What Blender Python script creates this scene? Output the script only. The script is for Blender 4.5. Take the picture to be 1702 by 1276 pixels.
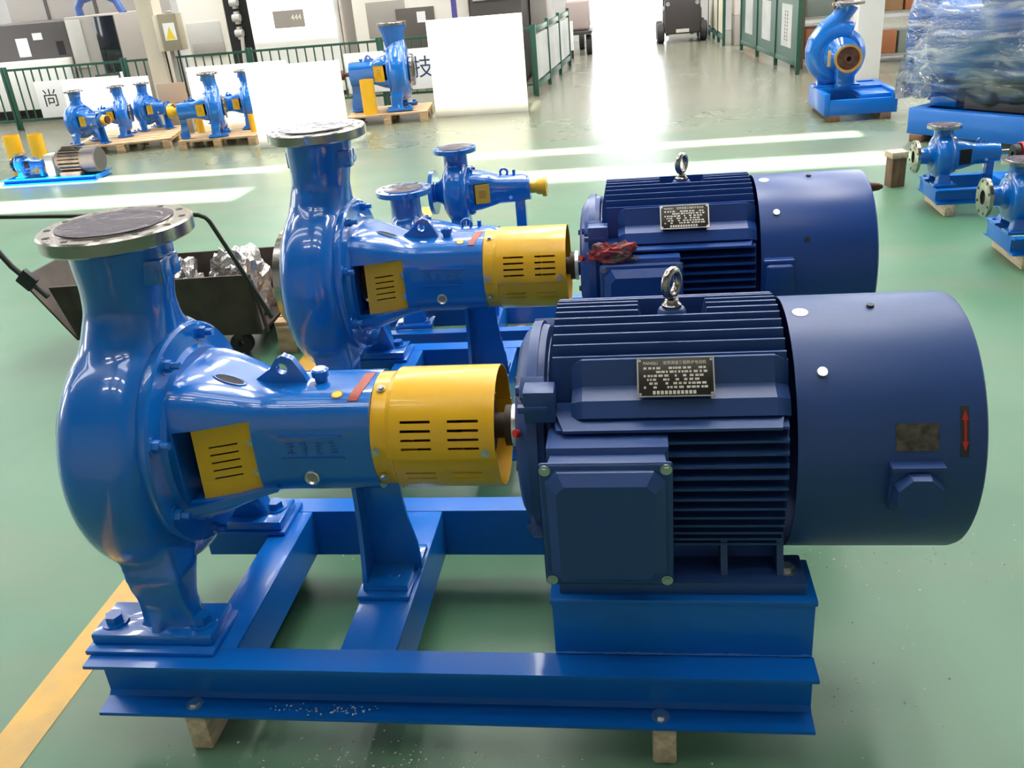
import bpy, bmesh, math, random
from mathutils import Vector, Matrix, Quaternion
random.seed(7)
R = math.radians
PI = math.pi
S = bpy.context.scene
COL = S.collection
for o in list(bpy.data.objects):
    bpy.data.objects.remove(o, do_unlink=True)

# ------------------------------------------------------------------ camera
FPX, PITCH, ROLL, YAW = 1502.4, .4349, -.09, -.153
CAM = Vector((1.134, -1.8387, 1.6473))
_f = Vector((math.sin(YAW)*math.cos(PITCH), math.cos(YAW)*math.cos(PITCH), -math.sin(PITCH)))
_r = Vector((math.cos(YAW), -math.sin(YAW), 0))
_u = _r.cross(_f)
_r2 = math.cos(ROLL)*_r + math.sin(ROLL)*_u
_u2 = -math.sin(ROLL)*_r + math.cos(ROLL)*_u
cd = bpy.data.cameras.new('camera')
cd.sensor_fit = 'HORIZONTAL'
cd.sensor_width = 36
cd.lens = FPX/1702*36
cd.clip_start = .05
cd.clip_end = 300
cam = bpy.data.objects.new('camera', cd)
COL.objects.link(cam)
m3 = Matrix((_r2, _u2, -_f)).transposed()
cam.matrix_world = Matrix.Translation(CAM) @ m3.to_4x4()
S.camera = cam

# ------------------------------------------------------------------ world, sun, exposure
S.view_settings.view_transform = 'Standard'
S.view_settings.look = 'None'
S.view_settings.gamma = 1
S.view_settings.use_curve_mapping = False
S.view_settings.exposure = 0.3
w = bpy.data.worlds.new('World')
S.world = w
w.use_nodes = True
bg = w.node_tree.nodes['Background']
bg.inputs[0].default_value = (.93, .96, 1, 1)
bg.inputs[1].default_value = 6
SUN_EL = 55
sd = bpy.data.lights.new('sun', 'SUN')
sd.energy = 38
sd.angle = R(.6)
sd.color = (1, .95, .84)
sun = bpy.data.objects.new('sun', sd)
COL.objects.link(sun)
sun.rotation_euler = Vector((0, -math.cos(R(SUN_EL)), math.sin(R(SUN_EL)))).to_track_quat('Z', 'Y').to_euler()
ROOF_GLOW_E = 24      # brightness of the glowing roof panels, added for light and out of view
WIN_E = 6      # brightness of the frosted wall windows

# ------------------------------------------------------------------ materials
MATS = {}
def nt(m):
    return m.node_tree.nodes, m.node_tree.links
def mat(name, col, rough=.4, metal=0, coat=0, spec=.5, bump=0, bscale=60, var=0, vscale=4, emit=None, alpha=1, trans=0, col2=None, stretch=None, rvar=0):
    if name in MATS:
        return MATS[name]
    m = bpy.data.materials.new(name)
    m.use_nodes = True
    N, L = nt(m)
    b = N['Principled BSDF']
    b.inputs['Base Color'].default_value = (*col, 1)
    b.inputs['Roughness'].default_value = rough
    b.inputs['Metallic'].default_value = metal
    b.inputs['Coat Weight'].default_value = coat
    b.inputs['Coat Roughness'].default_value = .06
    b.inputs['Specular IOR Level'].default_value = spec
    b.inputs['Alpha'].default_value = alpha
    b.inputs['Transmission Weight'].default_value = trans
    if emit:
        b.inputs['Emission Color'].default_value = (*emit[:3], 1)
        b.inputs['Emission Strength'].default_value = emit[3]
    vec = None
    if var or bump or col2 or rvar:
        tc = N.new('ShaderNodeTexCoord')
        mp = N.new('ShaderNodeMapping')
        L.new(tc.outputs['Object'], mp.inputs['Vector'])
        if stretch:
            mp.inputs['Scale'].default_value = stretch
        vec = mp.outputs['Vector']
    if var or col2 or rvar:
        n = N.new('ShaderNodeTexNoise')
        n.inputs['Scale'].default_value = vscale
        n.inputs['Detail'].default_value = 5
        L.new(vec, n.inputs['Vector'])
        mx = N.new('ShaderNodeMix')
        mx.data_type = 'RGBA'
        c2 = col2 if col2 else tuple(c*(1-var) for c in col)
        mx.inputs['A'].default_value = (*col, 1)
        mx.inputs['B'].default_value = (*c2, 1)
        rp = N.new('ShaderNodeMapRange')
        rp.inputs['From Min'].default_value = .35
        rp.inputs['From Max'].default_value = .65
        L.new(n.outputs['Fac'], rp.inputs['Value'])
        L.new(rp.outputs['Result'], mx.inputs['Factor'])
        L.new(mx.outputs['Result'], b.inputs['Base Color'])
        if rvar:
            r2 = N.new('ShaderNodeMapRange')
            r2.inputs['To Min'].default_value = rough
            r2.inputs['To Max'].default_value = rough+rvar
            L.new(rp.outputs['Result'], r2.inputs['Value'])
            L.new(r2.outputs['Result'], b.inputs['Roughness'])
    if bump:
        n2 = N.new('ShaderNodeTexNoise')
        n2.inputs['Scale'].default_value = bscale
        n2.inputs['Detail'].default_value = 3
        L.new(vec, n2.inputs['Vector'])
        bp = N.new('ShaderNodeBump')
        bp.inputs['Strength'].default_value = bump
        bp.inputs['Distance'].default_value = .01
        L.new(n2.outputs['Fac'], bp.inputs['Height'])
        L.new(bp.outputs['Normal'], b.inputs['Normal'])
    MATS[name] = m
    return m

blue = mat('blue_paint', (.001, .150, .58), .24, coat=1, bump=.03, bscale=26, spec=.5)
blue_flat = mat('blue_frame_paint', (.001, .145, .58), .3, coat=.15, bump=.04, bscale=40)
navy = mat('navy_motor_paint', (.022, .062, .210), .42, bump=.03, bscale=90, spec=.5)
navy2 = mat('royal_motor_paint', (.012, .058, .260), .32, bump=.03, bscale=90, spec=.5)
yellow = mat('yellow_paint', (.87, .47, .012), .32, coat=.2)
steel = mat('bright_steel', (.46, .41, .37), .2, metal=1, bump=.04, bscale=200)
zinc = mat('zinc_bolt', (.55, .55, .52), .35, metal=1)
dark = mat('painted_hole_shade', (.006, .006, .008), .7)  # near-black colour standing in for the shade inside holes and openings
black = mat('black_rubber', (.012, .012, .013), .55)
darksteel = mat('dark_rusty_steel', (.075, .055, .042), .55, metal=.3, var=.5, vscale=6, bump=.2, bscale=30)
rust = mat('rusty_hub', (.16, .07, .045), .6, metal=.4, var=.5, vscale=20)
wood = mat('pale_timber', (.84, .62, .42), .65, var=.35, vscale=3, stretch=(14, 2, 14), bump=.15, bscale=30)
wood2 = mat('pallet_timber', (.62, .42, .24), .7, var=.35, vscale=3, stretch=(3, 12, 12), bump=.15, bscale=30)
wood_d = mat('dark_timber', (.26, .14, .08), .7, var=.45, vscale=3, stretch=(10, 10, 2), bump=.2, bscale=30)
cream = mat('cream_paint', (.66, .58, .47), .5)
white = mat('white_panel', (.88, .87, .84), .45)
whiteb = mat('white_board', (.86, .85, .80), .55, col2=(.84, .82, .70), vscale=2.2)
ply = mat('cream_plywood', (.80, .66, .42), .6, var=.12, vscale=3)
greige = mat('machine_greige', (.36, .33, .30), .45)
mgrey = mat('machine_dark_grey', (.085, .075, .075), .45)
lgrey = mat('machine_light_grey', (.55, .53, .50), .45)
green = mat('dark_green_paint', (.018, .085, .055), .4, bump=.05)
olive = mat('box_khaki', (.28, .245, .17), .5)
grey_p = mat('grey_plastic', (.30, .30, .27), .5)
glassd = mat('dark_glass', (.01, .012, .02), .12, coat=.5)
paper = mat('paper_white', (.85, .85, .85), .6)
ink = mat('ink_blue_black', (.02, .05, .12), .6)
ink_p = mat('ink_black', (.03, .03, .03), .6)
red = mat('red_paint', (.60, .02, .012), .4)
redtape = mat('brick_red_tape', (.36, .045, .02), .45)
plate_m = mat('black_nameplate', (.05, .045, .04), .35, metal=.7)
plate_d = mat('tarnished_nameplate', (.055, .045, .04), .45, metal=.5, col2=(.14, .12, .09), vscale=60)
plate_t = mat('nameplate_lettering', (.72, .66, .55), .4, metal=.3)
orange = mat('orange_plastic', (.38, .14, .06), .5)
brown = mat('brown_carton', (.34, .19, .09), .7)
sticker_y = mat('sticker_yellow', (.85, .62, .04), .4)
teal = mat('poster_teal', (.25, .62, .60), .6)
motor_br = mat('brown_motor', (.13, .10, .08), .4, var=.4, vscale=9)
tyre = mat('tyre_black', (.03, .027, .028), .6)
truckm = mat('truck_dark', (.05, .042, .042), .5)
chrome = mat('chrome', (.85, .85, .83), .3, metal=1)
foil = mat('foil_wrap', (.62, .58, .56), .2, metal=.8, bump=1.0, bscale=35)
rag_m = mat('rag_red_grey', (.50, .05, .06), .85, col2=(.10, .095, .085), vscale=22, bump=.8, bscale=60)
bluebag = mat('blue_plastic_scrap', (.15, .45, .75), .4)
purple = mat('violet_strip', (.10, .09, .33), .4)

def film_mat(name, tint, a0, a1, scale, bump, gl=.9, rough=.07):
    m = bpy.data.materials.new(name)
    m.use_nodes = True
    N, L = nt(m)
    N.remove(N['Principled BSDF'])
    out = N['Material Output']
    df = N.new('ShaderNodeBsdfDiffuse')
    df.inputs['Color'].default_value = (*tint, 1)
    gs = N.new('ShaderNodeBsdfGlossy')
    gs.inputs['Roughness'].default_value = rough
    gs.inputs['Color'].default_value = (gl, gl, gl, 1)
    tr = N.new('ShaderNodeBsdfTransparent')
    tc = N.new('ShaderNodeTexCoord')
    mp = N.new('ShaderNodeMapping')
    mp.inputs['Scale'].default_value = (.45, 1, 2.4)
    L.new(tc.outputs['Object'], mp.inputs['Vector'])
    n = N.new('ShaderNodeTexNoise')
    n.inputs['Scale'].default_value = scale
    n.inputs['Detail'].default_value = 4
    n.inputs['Distortion'].default_value = .8
    L.new(mp.outputs['Vector'], n.inputs['Vector'])
    mr = N.new('ShaderNodeMapRange')
    mr.inputs['From Min'].default_value = .42
    mr.inputs['From Max'].default_value = .70
    mr.inputs['To Min'].default_value = a0
    mr.inputs['To Max'].default_value = a1
    L.new(n.outputs['Fac'], mr.inputs['Value'])
    bp = N.new('ShaderNodeBump')
    bp.inputs['Strength'].default_value = bump
    bp.inputs['Distance'].default_value = .05
    L.new(n.outputs['Fac'], bp.inputs['Height'])
    fr = N.new('ShaderNodeFresnel')
    fr.inputs['IOR'].default_value = 1.6
    for nd in (gs, fr):
        L.new(bp.outputs['Normal'], nd.inputs['Normal'])
    m1 = N.new('ShaderNodeMixShader')
    m2 = N.new('ShaderNodeMixShader')
    L.new(mr.outputs['Result'], m1.inputs['Fac'])
    L.new(tr.outputs[0], m1.inputs[1])
    L.new(df.outputs[0], m1.inputs[2])
    L.new(fr.outputs[0], m2.inputs['Fac'])
    L.new(m1.outputs[0], m2.inputs[1])
    L.new(gs.outputs[0], m2.inputs[2])
    L.new(m2.outputs[0], out.inputs['Surface'])
    return m
film = film_mat('stretch_film', (.80, .82, .86), .04, .42, 5, .8)
film_lid = film_mat('flange_film', (.15, .12, .15), .75, .97, 12, .25, .5, .16)

def floor_mat():
    m = bpy.data.materials.new('green_epoxy_floor')
    m.use_nodes = True
    N, L = nt(m)
    b = N['Principled BSDF']
    tc = N.new('ShaderNodeTexCoord')
    def noise(sc, det, st=(1, 1, 1), rot=0):
        mp = N.new('ShaderNodeMapping')
        mp.inputs['Scale'].default_value = st
        mp.inputs['Rotation'].default_value = (0, 0, rot)
        L.new(tc.outputs['Object'], mp.inputs['Vector'])
        n = N.new('ShaderNodeTexNoise')
        n.inputs['Scale'].default_value = sc
        n.inputs['Detail'].default_value = det
        L.new(mp.outputs['Vector'], n.inputs['Vector'])
        return n.outputs['Fac']
    def rng(src, a, bb, c=0, d=1):
        r = N.new('ShaderNodeMapRange')
        r.inputs['From Min'].default_value = a
        r.inputs['From Max'].default_value = bb
        r.inputs['To Min'].default_value = c
        r.inputs['To Max'].default_value = d
        L.new(src, r.inputs['Value'])
        return r.outputs['Result']
    def mix(f, a, bb):
        x = N.new('ShaderNodeMix')
        x.data_type = 'RGBA'
        if isinstance(f, float):
            x.inputs['Factor'].default_value = f
        else:
            L.new(f, x.inputs['Factor'])
        for k, v in (('A', a), ('B', bb)):
            if isinstance(v, tuple):
                x.inputs[k].default_value = (*v, 1)
            else:
                L.new(v, x.inputs[k])
        return x.outputs['Result']
    big = noise(.9, 4)
    c = mix(rng(big, .35, .65), (.060, .165, .088), (.088, .198, .116))
    # wheel scuffs, worn greyish tan streaks with their own shape
    sc = noise(1.3, 6, (.35, 1.6, 1), .45)
    c = mix(rng(sc, .52, .70, 0, .55), c, (.16, .17, .115))
    sc2 = noise(5, 6, (1.4, .25, 1), -.3)
    c = mix(rng(sc2, .62, .74, 0, .12), c, (.05, .09, .06))
    # towards the far end tan-grey reflections are painted into the floor colour
    sp = N.new('ShaderNodeSeparateXYZ')
    L.new(tc.outputs['Object'], sp.inputs[0])
    aw = N.new('ShaderNodeMath')
    aw.operation = 'MULTIPLY_ADD'
    L.new(noise(.5, 3), aw.inputs[0])
    aw.inputs[1].default_value = 3.0
    L.new(sp.outputs['Y'], aw.inputs[2])
    c = mix(rng(aw.outputs[0], 5.5, 11.0, 0, .85), c, (.185, .165, .128))
    L.new(c, b.inputs['Base Color'])
    rm = N.new('ShaderNodeMath')
    rm.operation = 'SUBTRACT'
    L.new(rng(noise(1.2, 3), .3, .7, .34, .42), rm.inputs[0])
    L.new(rng(aw.outputs[0], 6.0, 10.5, 0, .14), rm.inputs[1])
    L.new(rm.outputs[0], b.inputs['Roughness'])
    b.inputs['Specular IOR Level'].default_value = .4
    bp = N.new('ShaderNodeBump')
    bp.inputs['Strength'].default_value = .006
    bp.inputs['Distance'].default_value = .01
    L.new(noise(2.2, 3), bp.inputs['Height'])
    L.new(bp.outputs['Normal'], b.inputs['Normal'])
    return m
floor_m = floor_mat()
yline = mat('yellow_floor_paint', (.66, .36, .04), .4, col2=(.50, .30, .06), vscale=7, bump=.1)
roof_glow_m = mat('added_roof_glow', (.8, .8, .8), .5, emit=(1, .98, .94, ROOF_GLOW_E))  # glow of the roof panels added for light
lit_wall = mat('frosted_window', (.8, .8, .8), .5, emit=(.94, .97, 1.0, WIN_E))
wall_m = mat('wall_white', (.45, .45, .44), .7)
ceil_m = mat('ceiling_grey', (.20, .21, .22), .7)
yard_m = mat('yard_concrete', (.62, .60, .56), .8)

# ------------------------------------------------------------------ mesh builder
class B:
    def __init__(s):
        s.bm = bmesh.new()
    def box(s, x0, x1, y0, y1, z0, z1, bev=0, seg=2, rot=None, piv=None):
        g = bmesh.ops.create_cube(s.bm, size=1)
        vs = g['verts']
        for v in vs:
            v.co = Vector(((x0+x1)/2 + v.co.x*(x1-x0), (y0+y1)/2 + v.co.y*(y1-y0), (z0+z1)/2 + v.co.z*(z1-z0)))
        if rot is not None:
            p = Vector(piv) if piv else Vector(((x0+x1)/2, (y0+y1)/2, (z0+z1)/2))
            for v in vs:
                v.co = p + rot @ (v.co-p)
        if bev:
            es = list({e for v in vs for e in v.link_edges})
            bmesh.ops.bevel(s.bm, geom=es, offset=bev, segments=seg, affect='EDGES', profile=.5)
        return s
    def poly(s, pts, faces):
        vs = [s.bm.verts.new(p) for p in pts]
        for f in faces:
            try:
                s.bm.faces.new([vs[i] for i in f])
            except ValueError:
                pass
        return s
    def rings(s, rings, cap0=True, cap1=True, closed=True):
        vr = [[s.bm.verts.new(p) for p in r] for r in rings]
        n = len(vr[0])
        for a, b in zip(vr, vr[1:]):
            for i in range(n if closed else n-1):
                j = (i+1) % n
                s.bm.faces.new((a[i], a[j], b[j], b[i]))
        if cap0:
            s.bm.faces.new(list(reversed(vr[0])))
        if cap1:
            s.bm.faces.new(vr[-1])
        return s
    def cyl(s, p0, p1, r0, r1=None, n=24, cap=True):
        p0, p1 = Vector(p0), Vector(p1)
        r1 = r0 if r1 is None else r1
        q = (p1-p0).to_track_quat('Z', 'Y')
        rr = []
        for p, r in ((p0, r0), (p1, r1)):
            rr.append([p + q @ Vector((r*math.cos(2*PI*i/n), r*math.sin(2*PI*i/n), 0)) for i in range(n)])
        return s.rings(rr, cap, cap)
    def lathe(s, prof, o=(0, 0, 0), ax='x', n=48, closed=False):
        rr = []
        for a, r in prof:
            r = max(r, 1e-4)
            ring = []
            for i in range(n):
                c, d = r*math.cos(2*PI*i/n), r*math.sin(2*PI*i/n)
                p = (a, c, d) if ax == 'x' else ((c, d, a) if ax == 'z' else (d, a, c))
                ring.append(Vector(p)+Vector(o))
            rr.append(ring)
        if closed:
            rr.append(rr[0])
            vr = [[s.bm.verts.new(p) for p in r] for r in rr[:-1]]
            m = len(vr)
            for k in range(m):
                a, b = vr[k], vr[(k+1) % m]
                for i in range(n):
                    j = (i+1) % n
                    s.bm.faces.new((a[i], a[j], b[j], b[i]))
            return s
        return s.rings(rr)
    def prism(s, pts, ax, a, b):
        def mk(u, v, t):
            return {'x': (t, u, v), 'y': (u, t, v), 'z': (u, v, t)}[ax]
        return s.rings([[Vector(mk(u, v, a)) for u, v in pts], [Vector(mk(u, v, b)) for u, v in pts]])
    def tube(s, path, r, n=12, cap=True):
        path = [Vector(p) for p in path]
        rad = r if isinstance(r, (list, tuple)) else [r]*len(path)
        rr = []
        t0 = (path[1]-path[0]).normalized()
        q = t0.to_track_quat('Z', 'Y')
        prev = t0
        for i, p in enumerate(path):
            t = (path[min(i+1, len(path)-1)]-path[max(i-1, 0)]).normalized()
            q = prev.rotation_difference(t) @ q
            prev = t
            rr.append([p+q @ Vector((rad[i]*math.cos(2*PI*k/n), rad[i]*math.sin(2*PI*k/n), 0)) for k in range(n)])
        return s.rings(rr, cap, cap)
    def sphere(s, c, r, seg=16, scale=(1, 1, 1)):
        g = bmesh.ops.create_uvsphere(s.bm, u_segments=seg, v_segments=seg//2+2, radius=r)
        for v in g['verts']:
            v.co = Vector(c)+Vector((v.co.x*scale[0], v.co.y*scale[1], v.co.z*scale[2]))
        return s
    def torus(s, c, R0, r0, axis='y', n=32, m=12):
        rr = []
        for i in range(n):
            a = 2*PI*i/n
            ring = []
            for k in range(m):
                b = 2*PI*k/m
                d = R0+r0*math.cos(b)
                h = r0*math.sin(b)
                p = {'y': (d*math.cos(a), h, d*math.sin(a)), 'z': (d*math.cos(a), d*math.sin(a), h), 'x': (h, d*math.cos(a), d*math.sin(a))}[axis]
                ring.append(Vector(c)+Vector(p))
            rr.append(ring)
        vr = [[s.bm.verts.new(p) for p in r] for r in rr]
        for i in range(n):
            a, b = vr[i], vr[(i+1) % n]
            for k in range(m):
                l = (k+1) % m
                s.bm.faces.new((a[k], a[l], b[l], b[k]))
        return s
    def sheet(s, us, vs, hole, f, thick):
        """grid of cells; cells where hole(u,v) is true stay open; f maps to a point"""
        us, vs = sorted(set(us)), sorted(set(vs))
        V = {}
        def vv(i, j):
            if (i, j) not in V:
                V[(i, j)] = s.bm.verts.new(f(us[i], vs[j]))
            return V[(i, j)]
        fs = []
        for i in range(len(us)-1):
            for j in range(len(vs)-1):
                if not hole((us[i]+us[i+1])/2, (vs[j]+vs[j+1])/2):
                    fs.append(s.bm.faces.new((vv(i, j), vv(i+1, j), vv(i+1, j+1), vv(i, j+1))))
        bmesh.ops.recalc_face_normals(s.bm, faces=fs)
        bmesh.ops.solidify(s.bm, geom=fs, thickness=thick)
        return s
    def obj(s, name, m, parent=None, smooth=35, kind=None, label=None):
        bm = s.bm
        bmesh.ops.recalc_face_normals(bm, faces=bm.faces)
        if smooth:
            lim = R(smooth)
            for f in bm.faces:
                f.smooth = True
            for e in bm.edges:
                if len(e.link_faces) == 2 and e.calc_face_angle(0) > lim:
                    e.smooth = False
        me = bpy.data.meshes.new(name)
        bm.to_mesh(me)
        bm.free()
        return link(name, me, m, parent, kind, label)

def link(name, me, m, parent=None, kind=None, label=None):
    if m is not None and not me.materials:
        me.materials.append(m)
    o = bpy.data.objects.new(name, me)
    COL.objects.link(o)
    if parent is not None:
        o.parent = parent
    if kind:
        o['kind'] = kind
    if label:
        o['label'] = label
    return o
def tag(o, label, cat, group=None):
    o['label'] = label
    o['category'] = cat
    if group:
        o['group'] = group
    return o
def thing(name, label, cat, loc=(0, 0, 0), rz=0, sc=1, group=None):
    o = bpy.data.objects.new(name, None)
    o.empty_display_size = .1
    COL.objects.link(o)
    o.location = loc
    o.rotation_euler = (0, 0, rz)
    o.scale = (sc, sc, sc)
    return tag(o, label, cat, group)
def copy_tree(o, parent=None, skip=()):
    c = o.copy()
    COL.objects.link(c)
    c.parent = parent
    for ch in list(o.children):
        if ch.get('part') in skip:
            continue
        copy_tree(ch, c, skip)
    return c
def struct(o):
    o['kind'] = 'structure'
    return o

_hex = {}
def bolt(parent, pos, axis, r, m, hgt=.6, washer=True, name='bolt', hexn=6):
    key = (m.name, hgt, washer, hexn)
    if key not in _hex:
        b = B()
        b.cyl((0, 0, 0), (0, 0, .18 if washer else .02), 1.45 if washer else 1.0, n=20)
        b.cyl((0, 0, .15 if washer else 0), (0, 0, .15+hgt), 1, .94, n=hexn)
        bm = b.bm
        bmesh.ops.recalc_face_normals(bm, faces=bm.faces)
        me = bpy.data.meshes.new('hex_bolt')
        bm.to_mesh(me)
        bm.free()
        _hex[key] = me
    o = link(name, _hex[key], m, parent)
    o.location = pos
    o.rotation_mode = 'QUATERNION'
    o.rotation_quaternion = Vector(axis).to_track_quat('Z', 'Y')
    o.scale = (r, r, r)
    return o

def text_mesh(name, s, size, mtx, m, parent, depth=.0006, align='CENTER', sx=1):
    cu = bpy.data.curves.new(name, 'FONT')
    cu.body = s
    cu.size = size
    cu.align_x = align
    cu.align_y = 'CENTER'
    cu.extrude = depth
    cu.resolution_u = 2
    t = bpy.data.objects.new(name, cu)
    COL.objects.link(t)
    dg = bpy.context.evaluated_depsgraph_get()
    me = bpy.data.meshes.new_from_object(t.evaluated_get(dg))
    bpy.data.objects.remove(t, do_unlink=True)
    me.transform(mtx @ Matrix.Diagonal((sx, 1, 1, 1)))
    me.materials.clear()
    return link(name, me, m, parent)
def frame_mtx(o, xd, yd):
    x = Vector(xd).normalized()
    y = Vector(yd).normalized()
    z = x.cross(y)
    return Matrix.Translation(Vector(o)) @ Matrix((x, y, z)).transposed().to_4x4()

def remeshed(bld, vox, it=6, fac=.5):
    bm = bld.bm
    bmesh.ops.recalc_face_normals(bm, faces=bm.faces)
    me = bpy.data.meshes.new('tmp')
    bm.to_mesh(me)
    bm.free()
    o = bpy.data.objects.new('tmp', me)
    COL.objects.link(o)
    md = o.modifiers.new('r', 'REMESH')
    md.mode = 'VOXEL'
    md.voxel_size = vox
    md.use_smooth_shade = True
    sm = o.modifiers.new('s', 'SMOOTH')
    sm.factor = fac
    sm.iterations = it
    dg = bpy.context.evaluated_depsgraph_get()
    out = bpy.data.meshes.new_from_object(o.evaluated_get(dg))
    bpy.data.objects.remove(o, do_unlink=True)
    for p in out.polygons:
        p.use_smooth = True
    return out

# ------------------------------------------------------------------ the hall
HX0, HX1, HY0, HY1, HH = -15., 13., -9., 19., 8.5
DOOR = (.30, 1.95, 2.6)       # far doorway x0, x1, height
b = B()
b.box(HX0, HX1, HY0, HY1, -.2, 0)
floor = struct(b.obj('floor', floor_m, smooth=0))
b = B()
b.box(-30, 30, HY1, 70, -.22, -.02)
struct(b.obj('yard_ground', yard_m, smooth=0))
# sun slots added in the unseen roof to cast the floor bands: floor band y -> roof y
dy = HH/math.tan(R(SUN_EL))
slots = []
for y0, y1 in ((5.42, 5.97), (6.56, 6.91)):
    for x0, x1 in ((-14, -2.27), (-.38, 3.16)):
        slots.append((x0, x1, y0-dy, y1-dy))
tinted = []
# further unseen openings, added with tinting panes so sun whitens boards and machine
for x0, x1, y0, y1 in ((-1.30, -.02, 9.40, 10.25), (-3.05, -1.85, 8.0, 8.66), (-6.2, -4.9, 9.61, 10.16), (-4.35, -2.9, 9.33, 9.93), (-4.62, -3.2, 12.95, 14.0)):
    slots.append((x0, x1, y0-dy, y1-dy))
    tinted.append((x0, x1, y0-dy, y1-dy))
ROOF_GLOW = []                     # glowing roof strips, unseen, added to light the hall (x0,x1,y0,y1)
for xc in (-12.5, -9.6, -6.7, -2.6, -.4, 1.8, 4.6, 7.6, 10.4):
    for y0, y1 in ((6.6, 9.8), (10.6, 13.8), (14.6, 17.8)):
        ROOF_GLOW.append((xc-.29, xc+.29, y0, y1))
for xc in (-6.75, .52, 2.2, 4.6):
    ROOF_GLOW.append((xc-.42, xc+.42, 2.6, 5.6))
for x0, x1 in ((-2.9, -1.3), (-.2, 1.4), (2.5, 4.1)):  # narrow glowing strips added for highlights on the paint
    ROOF_GLOW.append((x0, x1, -3.15, -2.95))
    ROOF_GLOW.append((x0, x1, -1.85, -1.65))
xs = sorted({HX0-.2, HX1+.2} | {v for s_ in slots+ROOF_GLOW for v in s_[:2]})
ys = sorted({HY0-.2, HY1+.2} | {v for s_ in slots+ROOF_GLOW for v in s_[2:]})
def in_roof(u, v):
    return any(a < u < b_ and c < v < d for a, b_, c, d in slots+ROOF_GLOW)
b = B()
b.sheet(xs, ys, in_roof, lambda u, v: (u, v, HH), -.12)
struct(b.obj('ceiling', ceil_m, smooth=0))
for i, (x0, x1, y0, y1) in enumerate(ROOF_GLOW):
    b = B()
    b.box(x0-.05, x1+.05, y0-.05, y1+.05, HH+.14, HH+.18)
    struct(b.obj('window_%d' % (i+1), roof_glow_m, smooth=0))  # unseen glowing panel added over the roof opening
nwin = len(ROOF_GLOW)
tint_m = bpy.data.materials.new('added_sun_tint')
tint_m.use_nodes = True
_N, _L = nt(tint_m)
_N.remove(_N['Principled BSDF'])
_t = _N.new('ShaderNodeBsdfTransparent')
_t.inputs['Color'].default_value = (.30, .295, .28, 1)
_L.new(_t.outputs[0], _N['Material Output'].inputs['Surface'])
for x0, x1, y0, y1 in tinted:
    nwin += 1
    b = B()
    b.poly([(x0-.05, y0-.05, HH+.15), (x1+.05, y0-.05, HH+.15), (x1+.05, y1+.05, HH+.15), (x0-.05, y1+.05, HH+.15)], [(0, 1, 2, 3)])
    struct(b.obj('window_%d' % nwin, tint_m, smooth=0))  # unseen pane added to dim the sun on the boards
def wall(name, axis, c, t, a0, a1, wins, door=None):
    global nwin
    us = {a0, a1} | {v for w_ in wins for v in w_[:2]}
    vs = {0, HH} | {v for w_ in wins for v in w_[2:]}
    hs = [w_ for w_ in wins]
    if door:
        us |= set(door[:2])
        vs.add(door[2])
        hs.append((door[0], door[1], 0, door[2]))
    def hole(u, v):
        return any(p[0] < u < p[1] and p[2] < v < p[3] for p in hs)
    f = (lambda u, v: (c, u, v)) if axis == 'x' else (lambda u, v: (u, c, v))
    bb = B()
    bb.sheet(us, vs, hole, f, t)
    o = struct(bb.obj(name, wall_m, smooth=0))
    for (p0, p1, q0, q1) in wins:
        nwin += 1
        bb = B()
        e = .004
        if axis == 'x':
            bb.box(c-.03, c+.03, p0+e, p1-e, q0+e, q1-e)
        else:
            bb.box(p0+e, p1-e, c-.03, c+.03, q0+e, q1-e)
        g = struct(bb.obj('window_%d' % nwin, lit_wall, smooth=0))
        fr = B()
        k = max(1, round((p1-p0)/1.2))
        for j in range(k+1):
            u = p0+(p1-p0)*j/k
            if axis == 'x':
                fr.box(c-.05, c+.05, u-.04, u+.04, q0, q1)
            else:
                fr.box(u-.04, u+.04, c-.05, c+.05, q0, q1)
        fr.obj('window_frame', greige, g, smooth=0)
    return o
wall('wall_left', 'x', HX0, .15, HY0, HY1, [(y, y+1.6, 2.0, 5.8) for y in (1.5, 5.0, 8.5, 12.0, 15.5)])
wall('wall_right', 'x', HX1, .15, HY0, HY1, [(y, y+1.6, 2.0, 5.8) for y in (6.0, 11.0)])
wall('wall_back', 'y', HY1, .15, HX0, HX1, [(-8, -4.5, 2.6, 5.2), (5.5, 9, 2.6, 5.2)], DOOR)
wall('wall_front', 'y', HY0, .15, HX0, HX1, [])
# unseen bar added across the far doorway to break up the floor glare
b = B()
b.box(DOOR[0]-.05, DOOR[1]+.05, HY1+.22, HY1+.26, .80, 1.12, .004)
d1 = struct(b.obj('glare_bar', mat('glare_bar_grey', (.06, .06, .06), .5)))
for x in (DOOR[0]-.03, DOOR[1]+.03):
    b = B()
    b.box(x-.02, x+.02, HY1+.27, HY1+.31, -.02, 2.6)
    b.obj('glare_bar_post', mat('glare_bar_grey', (.06, .06, .06), .5), d1)  # posts holding the added glare bar
# painted floor line
b = B()
b.box(-.475, -.355, -3.5, 4.9, 0, .0012)
struct(tag(b.obj('trim_1', yline, smooth=0), 'worn yellow line painted on the green floor left of the pumps', 'floor line'))

# ------------------------------------------------------------------ base frames
def channel(bld, x0, x1, yb, yo, z0, z1, tw=.008, tf=.011):
    """C channel along x: web at yb, flanges to yo"""
    s = 1 if yo > yb else -1
    pts = [(yb, z0), (yo, z0), (yo, z0+tf*.8), (yb+s*(tw+.010), z0+tf*1.2), (yb+s*tw, z0+tf*1.2+.010), (yb+s*tw, z1-tf*1.2-.010), (yb+s*(tw+.010), z1-tf*1.2), (yo, z1-tf*.8), (yo, z1), (yb, z1)]
    bld.prism(pts, 'x', x0, x1)
    return bld

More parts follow.
